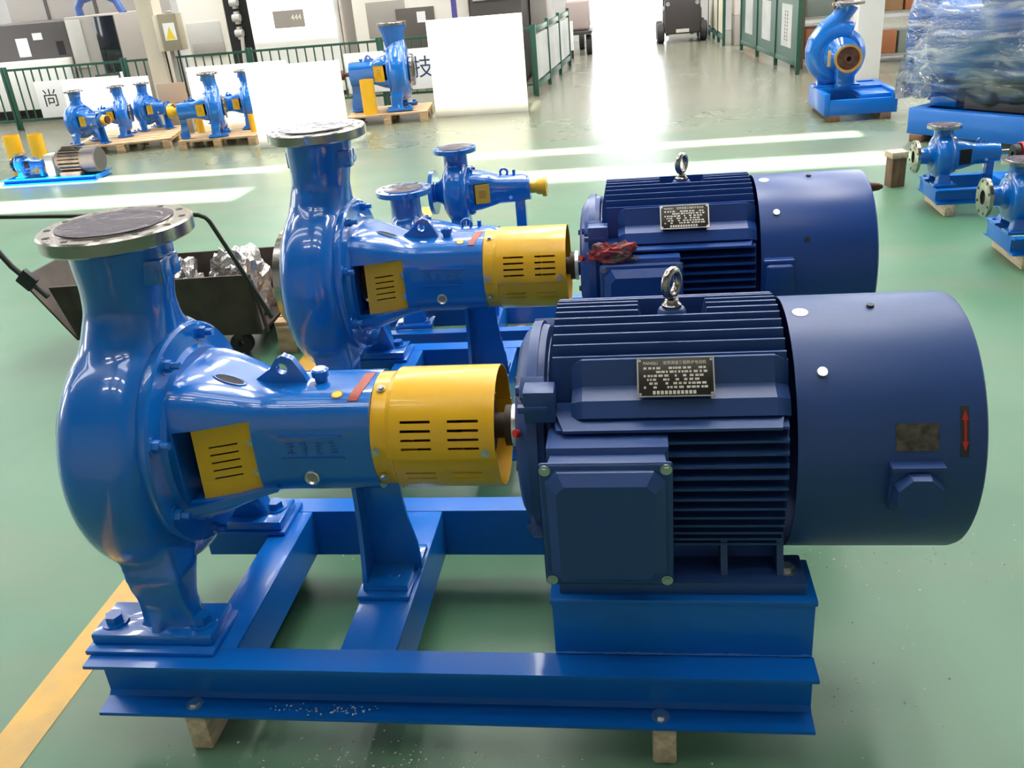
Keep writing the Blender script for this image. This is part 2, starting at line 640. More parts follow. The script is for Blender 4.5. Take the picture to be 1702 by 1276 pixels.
ZB, ZT, HA = .105, .256, .678
def base_frame(name, label, loc, group):
    t = thing(name, label, 'base frame', loc, group=group)
    W = .3565
    channel(B(), -.157, 1.49, -.2864, -W, ZB, ZT).obj('front_rail', blue_flat, t)
    B_ = channel(B(), -.157, 1.49, .2864, W, ZB, ZT)
    B_.obj('rear_rail', blue_flat, t)
    # cross members, open channels on edge
    for nm, x0, x1 in (('cross_beam', .10, .19), ('cross_beam', .4415, .574)):
        b = B()
        b.box(x0, x1, -.2855, .2855, ZT-.012, ZT-.0005, .002)
        b.box(x1-.010, x1, -.2855, .2855, ZB+.02, ZT-.01)
        b.box(x0, x0+.010, -.2855, .2855, ZB+.02, ZT-.01)
        b.obj(nm, blue_flat, t)
    for s in (-1, 1):
        b = B()
        y0, y1 = sorted((s*.320, s*.165))
        b.box(-.168, .150, y0, y1, ZT+.0002, ZT+.012, .002)
        b.obj('pump_pad', blue_flat, t)
        # motor pedestal: box of welded plate
        y0, y1 = sorted((s*.288, s*.15))
        b = B()
        b.box(.938, 1.487, y0, y1, ZT+.0002, ZT+.150, .003)
        b.box(.934, 1.491, y0-.004, y1+.004, ZT+.138, ZT+.152, .003)
        p = b.obj('motor_pedestal', blue_flat, t)
        w_ = B()
        x = .94
        yy = y0 if s < 0 else y1
        pts = []
        while x < 1.487:
            pts.append((x, yy-.002*-s*-1, ZT+.004+random.uniform(-.001, .001)))
            x += .008
        w_.tube(pts, [.004+random.uniform(-.0012, .0012) for _ in pts], 6)
        w_.obj('weld_bead', blue_flat, p)
    b = B()
    b.box(.434, .566, -.112, .112, ZT+.0002, ZT+.012, .002)
    b.obj('leg_pad', blue_flat, t)
    for x in (.072, 1.165):
        for s in (-1, 1):
            bolt(t, (x, s*.325, ZB+.011), (0, 0, 1), .014, chrome, .5, name='anchor_bolt')
    return t
base1 = base_frame('base_frame', 'blue welded steel channel base under the nearest pump and motor', (0, 0, 0), 'large base frames')
base2 = copy_tree(base1)
base2.location = (.083, 1.18, 0)
base2['label'] = 'blue steel channel base under the second large pump, behind the nearest one'
for dx, dy_, which in ((0, 0, 'nearest'), (.083, 1.18, 'second')):
    for x, side in ((.078, 'pump'), (1.172, 'motor')):
        b = B()
        b.box(-.026, .026, -.352, .352, 0, ZB, .006)
        o = tag(b.obj('timber_block', wood), 'pale squared timber under the %s end of the %s large base frame' % (side, which), 'timber', 'timbers under the large bases')
        o.location = (x+dx, dy_, 0)

# ------------------------------------------------------------------ main pump (local: x along shaft, z=0 on top of rail)
A = HA-ZT
def sup(a, n):
    c, s = math.cos(a), math.sin(a)
    return math.copysign(abs(c)**(2/n), c), math.copysign(abs(s)**(2/n), s)

def vk(a):
    return 1.035-.055*math.sin(a)-.012*math.cos(a)

def casing_mesh():
    b = B()
    xc, hw = -.030, .112
    prof = []
    for i in range(25):
        a = PI - PI*i/24
        c, s = sup(a, 2.9)
        prof.append((xc+hw*c, .150+.152*s if s > 0 else .150))
    prof = [(xc-hw, 0)]+prof+[(xc+hw, 0)]
    # spiral: radius swells towards the discharge side
    n = 72
    rr = []
    for x, r in prof:
        ring = []
        for i in range(n):
            a = 2*PI*i/n
            k = vk(a)
            ring.append(Vector((x, r*k*math.cos(a), A+r*k*math.sin(a))))
        rr.append(ring)
    b.rings(rr)
    # neck
    rr = []
    for z, cx, rx, ry in ((.495, 0, .113, .113), (.44, -.002, .112, .108), (.385, -.008, .104, .100), (.335, -.016, .101, .101), (.28, -.025, .106, .135), (.23, -.030, .110, .188), (.17, -.03, .110, .235), (.10, -.03, .106, .275), (0, -.03, .09, .28)):
        rr.append([Vector((cx+rx*math.cos(2*PI*i/40), ry*math.sin(2*PI*i/40), A+z)) for i in range(40)])
    b.rings(rr)
    # suction nozzle
    b.lathe([(-.17, .12), (-.13, .14), (-.10, .20), (0, .20)], (0, 0, A))
    # back shoulder towards the cover
    b.lathe([(0, .258), (.052, .258), (.06, .250)], (0, 0, A))
    # feet columns
    for s in (-1, 1):
        rr = []
        for z, x0, x1, y0, y1 in ((.020, -.065, .110, .205, .268), (.05, -.045, .092, .205, .260), (.10, -.042, .080, .19, .262), (.17, -.055, .078, .15, .268), (.25, -.075, .06, .10, .24)):
            y0, y1 = (y0, y1) if s > 0 else (-y1, -y0)
            rr.append([Vector(p) for p in ((x0, y0, z), (x1, y0, z), (x1, y1, z), (x0, y1, z))])
        b.rings(rr)
        ya, yb_ = sorted((s*.22, s*.292))
        b.prism([(ya if s > 0 else yb_, .02), (s*.292, .02), (s*.288, .045), (s*.262, .09), (s*.25, .16), (ya if s > 0 else yb_, .17)], 'x', -.012, .012)
    return remeshed(b, .0060, 26, .5)
casing_me = casing_mesh()
casing_me.name = 'casing'

BX0, BX1 = .090, .540
WZ0, WZ1 = -.098, .085
def br_sec(x):
    t = min(1, max(0, (x-BX0)/(.32-BX0)))
    t = t*t*(3-2*t)
    hy = .176+(.122-.176)*t
    hz = .182+(.127-.182)*t
    return hy, hz, 4.0+(3.4-4.0)*t
def bracket_mesh():
    b = B()
    xs_ = [BX0, .105, .13, .155, .18, .205, .23, .25, .265, .28, .30, .33, .38, .44, .50, .53, BX1]
    V = []
    for x in xs_:
        hy, hz, e = br_sec(x)
        ah = math.asin((WZ1/hz)**(e/2))
        al = math.asin((-WZ0/hz)**(e/2))
        angs = [ah+(PI-2*ah)*i/22 for i in range(22)]
        angs += [PI-ah+(ah+al)*i/8 for i in range(8)]
        angs += [PI+al+(PI-2*al)*i/22 for i in range(22)]
        angs += [2*PI-al+(ah+al)*i/8 for i in range(8)]
        V.append([b.bm.verts.new((x, hy*sup(a, e)[0], A+hz*sup(a, e)[1])) for a in angs])
    n = 60
    for k in range(len(xs_)-1):
        xm = (xs_[k]+xs_[k+1])/2
        for i in range(n):
            j = (i+1) % n
            if .10 < xm < .265 and (22 <= i < 30 or i >= 52):
                continue
            b.bm.faces.new((V[k][i], V[k][j], V[k+1][j], V[k+1][i]))
    bmesh.ops.recalc_face_normals(b.bm, faces=b.bm.faces)
    bmesh.ops.solidify(b.bm, geom=list(b.bm.faces), thickness=.012)
    # end face and flange ring to the cover
    b.lathe([(BX1-.012, .02), (BX1-.012, .112), (BX1+.004, .112), (BX1+.010, .10), (BX1+.010, .02)], (0, 0, A), closed=True)
    # bottom ribs beneath the windows
    for s in (-1, 1):
        rr = []
        for x, zl, zh, yo in ((BX0, -.128, -.106, .184), (.15, -.122, -.102, .172), (.22, -.112, -.094, .148), (.30, -.098, -.085, .126)):
            rr.append([(x, s*.09, A+zl), (x, s*yo, A+zl), (x, s*yo, A+zh), (x, s*.09, A+zh)])
        b.rings(rr)
    # top opening: dark oval is added as a recess collar
    return b

def bracket_part(t):
    br = bracket_mesh().obj('bearing_bracket', blue, t, 30)
    return br

def make_pump(name, label, loc, group, detail=True, rz=0, sc=1):
    t = thing(name, label, 'pump', loc, rz, sc, group)
    ca = link('casing', casing_me, blue, t)
    # parting line of the casting
    b = B()
    pts = []
    for i in range(41):
        a = R(120)+R(230)*i/40
        k = vk(a)
        pts.append((-.095, .2835*k*math.cos(a), A+.2835*k*math.sin(a)))
    b.tube(pts, .0025, 6)
    b.obj('casting_seam', blue, ca)
    for s in (-1, 1):
        b = B()
        y0, y1 = sorted((s*.172, s*.296))
        b.box(-.160, .140, y0, y1, .0125, .040, .004)
        ft = b.obj('foot', blue, t)
        bolt(ft, (-.122, s*.246, .040), (0, 0, 1), .022, blue, .85)
        bolt(ft, (.102, s*.246, .040), (0, 0, 1), .022, blue, .85)
    # discharge flange
    zf = A+.521
    b = B()
    b.lathe([(zf-.034, .100), (zf-.034, .160), (zf-.030, .1648), (zf-.004, .1648), (zf, .161), (zf, .128), (zf+.003, .127), (zf+.003, .100)], ax='z', closed=True, n=64)
    df = b.obj('discharge_flange', steel, t)
    df['part'] = 'df'
    b = B()
    n = 40
    rr = []
    for r_ in (0, .02, .04, .06, .08, .1, .118, .1255):
        rr.append([(max(r_, .0005)*math.cos(2*PI*i/n), max(r_, .0005)*math.sin(2*PI*i/n), zf+.0045+(.003*math.sin(9*i*2*PI/n/3+r_*90)*(r_/.12)*random.uniform(.3, 1) if 0 < r_ < .12 else 0)) for i in range(n)])
    b.rings(rr, True, False)
    fl = b.obj('film_cover', film_lid, df, 60)
    for i in range(12):
        a = 2*PI*(i+.5)/12
        b = B()
        b.cyl((.145*math.cos(a), .145*math.sin(a), zf-.004), (.145*math.cos(a), .145*math.sin(a), zf+.0006), .008, n=14)
        b.obj('bolt_hole_shade', dark, df)  # dark disc painting the shade inside a flange hole
    for s, x0, x1, y0, y1 in ((1, .070, .122, -.070, -.028), (-1, -.114, -.070, -.030, .010)):
        b = B()
        b.box(x0, x1, y0, y1, A+.395, A+.452, .005)
        b.box(x0+.004, x1-.004, y1-.001, y1+.05, A+.400, A+.447, .005)
        b.obj('neck_lug', blue, ca)
        b = B()
        b.box(x0+.014, x1-.012, y0-.001, y0+.004, A+.408, A+.440, .002)
        b.obj('lug_recess', blue, ca)
    # suction flange
    b = B()
    b.lathe([(-.192, .075), (-.192, .10), (-.188, .14), (-.188, .174), (-.160, .174), (-.160, .12), (-.150, .11), (-.150, .075)], (0, 0, A), closed=True, n=64)
    sf = b.obj('suction_flange', steel, t)
    sf['part'] = 'sf'
    for i in range(12):
        a = 2*PI*(i+.5)/12
        b = B()
        b.cyl((-.1888, .155*math.cos(a), A+.155*math.sin(a)), (-.185, .155*math.cos(a), A+.155*math.sin(a)), .010, n=12)
        b.obj('bolt_hole_shade', dark, sf)  # dark disc in place of a shaded hole
    b = B()
    b.cyl((-.185, 0, A), (-.1845, 0, A), .1, n=32)
    b.obj('suction_bore_shade', dark, sf)  # dark disc painting the shade inside the suction mouth
    # cover ring with studs
    b = B()
    b.lathe([(.060, .10), (.060, .264), (.066, .268), (.082, .268), (.088, .262), (.090, .215), (.100, .205), (.100, .10)], (0, 0, A), closed=True, n=72)
    cv = b.obj('casing_cover', blue, t)
    for i in range(8):
        a = 2*PI*i/8+R(25)
        p = (.088, .240*math.cos(a), A+.240*math.sin(a))
        bolt(cv, p, (1, 0, 0), .015, blue, 1.0, name='stud_nut')
        if detail:
            b = B()
            b.cyl((.04, p[1], p[2]), (.124, p[1], p[2]), .0085, n=10)
            b.obj('stud', blue, cv)
    # bearing bracket
    br = bracket_part(t)
    b = B()
    b.lathe([(.10, .05), (.10, .085), (.19, .085), (.20, .055), (.40, .05), (.40, .03), (.10, .03)], (0, 0, A), closed=True, n=32)
    b.obj('seal_chamber', rust if detail else blue, br)
    # vent guards in both windows
    for s in (-1, 1):
        b = B()
        slots_ = [(.170, .230, A-.050+.020*k, A-.0455+.020*k) for k in range(5)]
        us = [.140, .272]+[v for q in slots_ for v in q[:2]]
        vs = [A-.102, A+.082]+[v for q in slots_ for v in q[2:]]
        def hole(u, v):
            return any(q[0] < u < q[1] and q[2] < v < q[3] for q in slots_)
        def fm(u, v, s=s):
            hy, hz, e = br_sec(u)
            return (u + (v-A-.09)*.03, s*(hy-.014), v)
        b.sheet(us, vs, hole if detail else (lambda u, v: False), fm, .003)
        vg = b.obj('vent_guard', yellow, t, 20)
        if detail:
            for zz in (A+.030, A-.048):
                bolt(vg, (.258, s*(br_sec(.258)[0]-.0115), zz), (0, s, 0), .0062, zinc, .5, name='screw')
    # lifting lug
    b = B()
    zt = A+.12
    outl = [(.235, zt-.01), (.252, zt+.022), (.285, zt+.038), (.305, zt+.066), (.325, zt+.076), (.345, zt+.066), (.36, zt+.04), (.385, zt-.01)]
    nh = 18
    hole_c = (.318, zt+.043, .0135)
    pts = outl
    # plate with a round hole: bridge outline and hole
    for yv in (-.009, .009):
        pass
    ring_in = [(hole_c[0]+hole_c[2]*math.cos(2*PI*i/nh), hole_c[1]+hole_c[2]*math.sin(2*PI*i/nh)) for i in range(nh)]
    ring_out = []
    for i in range(nh):
        a = 2*PI*i/nh
        d = Vector((math.cos(a), math.sin(a)))
        best = .2
        for k in range(len(outl)):
            p, q = Vector(outl[k]), Vector(outl[(k+1) % len(outl)])
            e = q-p
            den = d.x*e.y-d.y*e.x
            if abs(den) < 1e-9:
                continue
            w_ = p-Vector(hole_c[:2])
            tt = (w_.x*e.y-w_.y*e.x)/den
            uu = (w_.x*d.y-w_.y*d.x)/den
            if tt > 0 and -.001 <= uu <= 1.001:
                best = min(best, tt)
        ring_out.append((hole_c[0]+d.x*best, hole_c[1]+d.y*best))
    vo = [[b.bm.verts.new((u, yv, v)) for u, v in ring] for yv in (-.010, .010) for ring in (ring_in, ring_out)]
    for i in range(nh):
        j = (i+1) % nh
        b.bm.faces.new((vo[0][i], vo[0][j], vo[1][j], vo[1][i]))
        b.bm.faces.new((vo[2][i], vo[2][j], vo[3][j], vo[3][i]))
        b.bm.faces.new((vo[0][i], vo[0][j], vo[2][j], vo[2][i]))
        b.bm.faces.new((vo[1][i], vo[1][j], vo[3][j], vo[3][i]))
    b.obj('lifting_lug', blue, br)
    if detail:
        # top slot of the bracket: rim, and a dark sheet painting its shade
        b = B()
        rr = []
        for zo, k in ((0, 1.25), (.004, 1.15), (.004, 1.0), (-.006, .95)):
            rr.append([(.205+.032*k*math.cos(2*PI*i/28), -.045+.015*k*math.sin(2*PI*i/28), A+br_sec(.205+.032*k*math.cos(2*PI*i/28))[1]-.002+zo) for i in range(28)])
        b.rings(rr, False, False)
        b.obj('slot_rim', blue, br, 60)
        b = B()
        b.rings([[(.205+.031*math.cos(2*PI*i/28), -.045+.0145*math.sin(2*PI*i/28), A+br_sec(.205+.031*math.cos(2*PI*i/28))[1]+.0010) for i in range(28)], [(.205, -.045, A+br_sec(.205)[1]+.0006)]*28], False, False)
        b.obj('inspection_slot_shade', dark, br)
        # breather
        b = B()
        b.lathe([(A+.118, .016), (A+.138, .016), (A+.140, .021), (A+.154, .021), (A+.158, .016), (A+.158, .001)], (.405, 0, 0), ax='z', n=12)
        b.obj('breather_cap', blue, br)
        # oil sight glass
        b = B()
        b.lathe([(-.112, .018), (-.126, .018), (-.128, .015), (-.125, .012), (-.122, .011)], (.388, 0, A-.062), ax='y', n=28)
        sg = b.obj('sight_glass', chrome, br)
        b = B()
        b.cyl((.388, -.120, A-.062), (.388, -.1225, A-.062), .0115, n=20)
        b.obj('sight_lens', grey_p, br)
        # raised cast frame and worn cast lettering
        b = B()
        for z in (A+.044, A-.012):
            b.box(.325, .473, -.126, -.1185, z-.0022, z+.0022)
        x = .340
        rnd = random.Random(3)
        for k in range(4):
            for q in range(4):
                zz = A+.026-q*.008
                b.box(x+rnd.uniform(0, .006), x+rnd.uniform(.012, .022), -.1245, -.118, zz-.0014, zz+.0014)
            b.box(x+.010, x+.0125, -.1245, -.118, A-.002, A+.030)
            x += .033
        b.obj('cast_lettering', blue, br)
        # stickers on top near the guard
        def patch(nm, x, ang, rx, ra, m_, sh='o'):
            b = B()
            ps = []
            for i in range(20):
                a = 2*PI*i/20
                if sh == 'o':
                    du, dv = rx*math.cos(a), ra*math.sin(a)
                else:
                    c_, s_ = sup(a, 6)
                    du, dv = rx*c_ - .010*s_, ra*s_
                hy, hz, e = br_sec(x+du)
                c_, s_ = sup(ang+dv, e)
                ps.append((x+du, c_*(hy+.0012), A+s_*(hz+.0012)))
            b.poly(ps, [list(range(20))])
            return b.obj(nm, m_, br, 0)
        st = patch('round_sticker', .462, R(112), .014, .13, orange)
        st2 = patch('sticker_face', .462, R(112), .011, .10, sticker_y)
        st2.location.z = .0006
        b = B()
        b.sheet([-.012, 0, .012], [R(84)+R(40)*i/8 for i in range(9)], lambda u, v: False,
                lambda u, v: (.508+u-(v-R(104))*.022, sup(v, br_sec(.508)[2])[0]*(br_sec(.508)[0]+.0014), A+sup(v, br_sec(.508)[2])[1]*(br_sec(.508)[1]+.0014)), .0008)
        b.obj('red_tape', redtape, br, 60)
    # support leg
    b = B()
    # web with flared right edge, flange on the left running down to the base tab
    b.prism([(.448, A-.10), (.548, A-.10), (.551, .22), (.558, .16), (.572, .09), (.578, .0125), (.448, .0125)], 'y', .004, .014)
    b.prism([(-.045, A-.10), (-.050, .20), (-.062, .12), (-.088, .0125), (.014, .0125), (.014, A-.10)], 'x', .446, .457)
    b.prism([(.448, .014), (.560, .014), (.560, .030), (.448, .030)], 'y', -.090, .012)
    b.box(.448, .575, .010, .085, .0125, .030, .003)
    b.box(.447, .548, -.050, .045, A-.125, A-.095, .004)
    lg = b.obj('support_leg', blue, t)
    bolt(lg, (.512, -.048, .030), (0, 0, 1), .014, blue, .6)
    bolt(lg, (.512, .062, .030), (0, 0, 1), .014, blue, .6)
    # shaft
    b = B()
    b.lathe([(BX1, .024), (.62, .024), (.62, .055), (.72, .055), (.72, .03)], (0, 0, A), n=24)
    b.obj('shaft_coupling', rust, t)
    return t

def coupling_guard(t, detail=True):
    r0 = .143
    def cylmap(r_):
        return lambda u, v: (u, r_*math.cos(v), A+r_*math.sin(v))
    g0 = R(-14)      # upper shell spans from below the horizontal on the far side over the top to the near side
    # angles measured from +y (far) over the top to -y (near = 180 deg)
    sl = []
    for x0, x1 in ((.612, .680), (.718, .787)):
        for k in range(4):
            a = R(180-33+8.2*k)
            for aa in (a, PI-a-.04):
                sl.append((x0, x1, aa, aa+.042))
    def hole(u, v):
        return any(q[0] < u < q[1] and q[2] < v < q[3] for q in sl)
    us = [.588, .822]+[v for q in sl for v in q[:2]]
    vs = [R(-3)+R(186)*i/54 for i in range(55)]+[v for q in sl for v in q[2:]]
    b = B()
    b.sheet(us, vs, hole, cylmap(r0), .0025)
    up = b.obj('coupling_guard', yellow, t, 40)
    up['part'] = 'cg'
    b = B()
    us2 = [.487, .545]
    vs2 = [R(-3)+R(186)*i/48 for i in range(49)]
    b.sheet([.541, .575], vs2, lambda u, v: False, cylmap(.1335), .0025)
    b.sheet([.575, .589], vs2, lambda u, v: False, lambda u, v: (u, (.1335+(u-.575)/.014*.0095)*math.cos(v), A+(.1335+(u-.575)/.014*.0095)*math.sin(v)), .0025)
    b.obj('guard_collar', yellow, up, 40)
    sl2 = []
    for x0, x1 in ((.612, .680), (.718, .787)):
        for k in range(2):
            a = R(200+8*k)
            sl2.append((x0, x1, a, a+.035))
    b = B()
    def hole2(u, v):
        return any(q[0] < u < q[1] and q[2] < v < q[3] for q in sl2)
    us = [.588, .825]+[v for q in sl2 for v in q[:2]]
    vs = [R(179)+R(182)*i/40 for i in range(41)]+[v for q in sl2 for v in q[2:]]
    b.sheet(us, vs, hole2, lambda u, v: (u, (r0-.004)*math.cos(v)*1.0, A+(r0-.004)*math.sin(v)), .0025)
    b.sheet([.541, .575, .589], [R(179)+R(182)*i/40 for i in range(41)], lambda u, v: False, lambda u, v: (u, (.1295+max(0, (u-.575)/.014)*.0095)*math.cos(v), A+(.1295+max(0, (u-.575)/.014)*.0095)*math.sin(v)), .0025)
    b.obj('lower_guard', yellow, up, 40)
    for ang, x in ((112, .560), (176, .552), (207, .556), (177, .800)):
        a = R(ang)
        r_ = .1355 if x < .6 else .1445
        bolt(up, (x, r_*math.cos(a), A+r_*math.sin(a)), (0, math.cos(a), math.sin(a)), .0072, zinc, .8, name='screw')
    # drop of dark paint marks
    return up
pump1 = make_pump('centrifugal_pump', 'glossy blue pump with bright steel top flange, nearest in the photo', (0, 0, ZT), 'large pumps on bases')
coupling_guard(pump1)
pump2 = copy_tree(pump1)
pump2.location = (.083, 1.18, ZT)
pump2['label'] = 'glossy blue pump behind the nearest one, its yellow guard fully lit'

# ------------------------------------------------------------------ motor (local: same axes, z=0 on pedestal top)
ZP = ZT+.152
AM = HA-ZP
def make_motor(name, label, loc, group, pm, variant):
    t = thing(name, label, 'motor', loc, group=group)
    b = B()
    b.lathe([(.925, .10), (.925, .232), (.940, .228), (.944, .206), (1.432, .206), (1.432, .10)], (0, 0, AM), closed=True, n=64)
    fr = b.obj('motor_frame', pm, t)
    re = .287
    z0f, n = .105, 12
    # side fins, horizontal
    for s in (-1, 1):
        for k in range(13):
            z = .118-.0245*k
            if abs(z) > .2:
                continue
            x0 = .952
            if s < 0 and z > -.22 and z < .10:
                x0 = 1.165
            yo = math.sqrt(max(re*re-z*z, .05))-.004
            yi = math.sqrt(max(.204**2-z*z, .0))-.004 if abs(z) < .2 else .05
            b = B()
            tp = .0035
            b.rings([[(x0-.02 if x0 > 1 else x0, s*yi, AM+z-tp*1.3), (x0-.02 if x0 > 1 else x0, s*yi, AM+z+tp*1.3), (x0+.018, s*yo, AM+z+tp*.8), (x0+.018, s*yo, AM+z-tp*.8)],
                     [(1.428, s*yi, AM+z-tp*1.3), (1.428, s*yi, AM+z+tp*1.3), (1.420, s*yo, AM+z+tp*.8), (1.420, s*yo, AM+z-tp*.8)]])
            b.obj('cooling_fin', pm, fr, 20)
    # top fins, upright
    for k in range(-6, 7):
        y = k*.0265
        zo = math.sqrt(re*re-y*y)-.002
        zi = math.sqrt(.204**2-y*y)-.004
        if abs(k) == 6:
            zi -= .02
        x0 = .945
        spans = [(x0, 1.428)]
        if abs(k) <= 1:
            spans = [(x0, 1.155), (1.262, 1.428)]
        for a0, a1 in spans:
            b = B()
            e0 = .018
            e1 = .018 if a1 < 1.3 else .004
            tp = .0036
            b.rings([[(a0, y-tp*1.3, AM+zi), (a0, y+tp*1.3, AM+zi), (a0+e0, y+tp*.8, AM+zo), (a0+e0, y-tp*.8, AM+zo)],
                     [(a1, y-tp*1.3, AM+zi), (a1, y+tp*1.3, AM+zi), (a1-e1, y+tp*.8, AM+zo), (a1-e1, y-tp*.8, AM+zo)]])
            b.obj('cooling_fin', pm, fr, 20)
    # shoulder bars (nameplate boss) and the wide fin under it
    for s in (-1, 1):
        b = B()
        sec = [(.145, .110), (.150, .200), (.164, .234), (.172, .234), (.186, .182), (.224, .168), (.242, .138), (.205, .112)]
        b.rings([[(1.0, s*u*.93, AM+v*.93) for u, v in sec], [(1.022, s*u, AM+v) for u, v in sec], [(1.400, s*u, AM+v) for u, v in sec], [(1.428, s*u*.93, AM+v*.93) for u, v in sec]])
        b.obj('shoulder_bar', pm, fr, 20)
        b = B()
        b.rings([[(.955, s*.17, AM+.121), (.955, s*.17, AM+.140), (.985, s*.272, AM+.127), (.985, s*.272, AM+.121)],
                 [(1.425, s*.17, AM+.121), (1.425, s*.17, AM+.140), (1.405, s*.272, AM+.127), (1.405, s*.272, AM+.121)]])
        b.obj('wide_fin', pm, fr, 20)
    # nameplate on the near shoulder bar
    p0, p1 = Vector((0, -.184, AM+.232)), Vector((0, -.234, AM+.172))
    up = (p0-p1).normalized()
    nx = Vector((1, 0, 0)).cross(up)
    c = (p0+p1)/2 + nx*.0035 + Vector((1.207, 0, 0)) + up*.006
    mt = frame_mtx(c, (1, 0, 0), up)
    b = B()
    b.box(-.075, .075, -.040, .040, -.0015, .0015, .0008)
    b.box(-.068, .068, -.034, .034, -.03, -.0016)
    b.bm.transform(mt)
    pl = b.obj('nameplate', plate_m, t, label='dark metal rating plate with pale printed rows')
    b = B()
    for sx in (-1, 1):
        b.box(sx*.0735-.0015, sx*.0735+.0015, -.040, .040, .0012, .0024)
    for sy in (-1, 1):
        b.box(-.075, .075, sy*.0388-.0012, sy*.0388+.0012, .0012, .0024)
    b.bm.transform(mt)
    b.obj('plate_rim', zinc, pl)
    text_mesh('lettering', 'FANGLI', .0085, mt @ Matrix.Translation((-.0625, .0285, .002)), plate_t, pl, .0003, 'LEFT', 1.0)
    text_mesh('lettering', '变频调速三相异步电动机', .0085, mt @ Matrix.Translation((.018, .0285, .002)), plate_t, pl, .0003, 'CENTER', .9)
    rnd = random.Random(11)
    b = B()
    for row in range(6):
        v = .0185-row*.0078
        u = -.062
        while u < .058:
            wd = rnd.uniform(.003, .009)
            if rnd.random() < .8:
                b.box(u, u+wd, v-.0022, v+.0022, .0015, .0021)
            u += wd+rnd.uniform(.0012, .004)
    u = -.045
    for k in range(11):
        b.box(u, u+.0055, -.0345, -.0275, .0015, .0021)
        u += .0078
    b.bm.transform(mt)
    b.obj('small_print', plate_t, pl, 0)
    for sx in (-1, 1):
        for sy in (-1, 1):
            q = mt @ Vector((sx*.069, sy*.034, .0015))
            bolt(pl, q, nx, .0028, zinc, .3, washer=False, name='rivet', hexn=10)
    # drive end bell
    b = B()
    prof = [(.868, .03), (.868, .075), (.875, .082), (.872, .10), (.872, .170), (.877, .196), (.888, .216), (.905, .228), (.905, .238), (.926, .240), (.926, .10), (.90, .03)]
    b.lathe(prof, (0, 0, AM), closed=True, n=64)
    eb = b.obj('end_bell', pm, t)
    for ang in (45, 135, 225, 315):
        a = R(ang)
        b = B()
        yc, zc = .232*math.cos(a), .232*math.sin(a)
        b.box(.893, .945, -.026, .026, -.024, .024, .004)
        b.bm.transform(Matrix.Translation((0, yc, AM+zc)) @ Matrix.Rotation(a, 4, 'X'))
        b.obj('bell_lug', pm, eb)
        bolt(eb, (.893, yc*1.02, AM+zc*1.02), (-1, 0, 0), .012, pm, .7, name='bell_bolt')
    b = B()
    b.box(.905, .968, -.238, -.185, AM+.128, AM+.196, .003)
    b.box(.893, .955, -.243, -.225, AM+.152, AM+.166, .002)
    b.obj('bell_block', pm, eb)
    for ang in (20, 100, 160, 200, 260, 340):
        a = R(ang)
        bolt(eb, (.871, .125*math.cos(a), AM+.125*math.sin(a)), (-1, 0, 0), .010, pm, .7, name='cover_bolt')
    b = B()
    b.cyl((.885, -.199, AM+.085), (.878, -.2055, AM+.088), .0085, n=12)
    b.obj('red_plug', red, eb)
    b = B()
    b.lathe([(.745, .03), (.83, .03), (.83, .048), (.85, .048), (.855, .034), (.875, .034)], (0, 0, AM), n=32)
    b.obj('motor_shaft', darksteel, t)
    b = B()
    b.lathe([(.846, .046), (.846, .050), (.858, .050), (.858, .046)], (0, 0, AM), closed=True, n=32)
    b.obj('shaft_collar', chrome, t)
    b = B()
    b.lathe([(.735, .025), (.735, .062), (.80, .062), (.80, .025)], (0, 0, AM), closed=True, n=32)
    b.obj('motor_coupling_half', rust, t)
    # terminal box on the near side
    b = B()
    bx0, bx1, bz0, bz1 = .958, 1.180, AM-.122, AM+.118
    b.rings([[(bx0-.005, -.20, bz0), (bx1+.008, -.20, bz0), (bx1+.008, -.20, bz1-.005), (bx0-.005, -.20, bz1-.005)],
             [(bx0-.005, -.315, bz0), (bx1+.008, -.315, bz0), (bx1+.008, -.315, bz1-.005), (bx0-.005, -.315, bz1-.005)],
             [(bx0+.003, -.320, bz0+.008), (bx1, -.320, bz0+.008), (bx1, -.320, bz1-.018), (bx0+.003, -.320, bz1-.018)],
             [(bx0-.002, -.374, bz0+.004), (bx1+.005, -.374, bz0+.004), (bx1+.005, -.374, bz1-.02), (bx0-.002, -.374, bz1-.02)]])
    tb = b.obj('terminal_box', pm, t, 20)
    b = B()
    lx0, lx1, lz0, lz1 = .943, 1.194, AM-.158, AM+.118
    b.box(lx0, lx1, -.386, -.374, lz0, lz1, .008, 3)
    e = .018
    def rect(d, y, c_):
        x0, x1, z0, z1 = lx0+d, lx1-d, lz0+d, lz1-d
        return [(x0+c_, y, z0), (x1-c_, y, z0), (x1, y, z0+c_), (x1, y, z1-c_), (x1-c_, y, z1), (x0+c_, y, z1), (x0, y, z1-c_), (x0, y, z0+c_)]
    b.rings([rect(.012, -.384, .022), rect(.014, -.394, .022), rect(.034, -.412, .016)], True, True)
    ld = b.obj('box_lid', pm, t, 20)
    for u in (lx0+.013, lx1-.013):
        for v in (lz0+.013, lz1-.013):
            bolt(ld, (u, -.386, v), (0, -1, 0), .0075, zinc, .5, name='lid_screw')
    # feet
    for s in (-1, 1):
        b = B()
        y0, y1 = sorted((s*.272, s*.17))
        b.box(.955, 1.470, y0, y1, .0005, .030, .003)
        for x in (1.0, 1.15, 1.305, 1.42):
            pa = [(s*.135, .03), (s*.245, .03), (s*.225, .075), (s*.205, AM-.10), (s*.135, AM-.14)]
            b.prism(pa, 'x', x-.007, x+.007)
        ya, yb_ = sorted((s*.165, s*.178))
        b.box(.96, 1.42, ya, yb_, .02, AM-.14)
        ft = b.obj('motor_foot', pm, t)
        for x in (1.0, 1.435):
            bolt(ft, (x, s*.225, .030), (0, 0, 1), .015, zinc, .7, name='foot_bolt')
    # fan cowl
    b = B()
    rc = .275
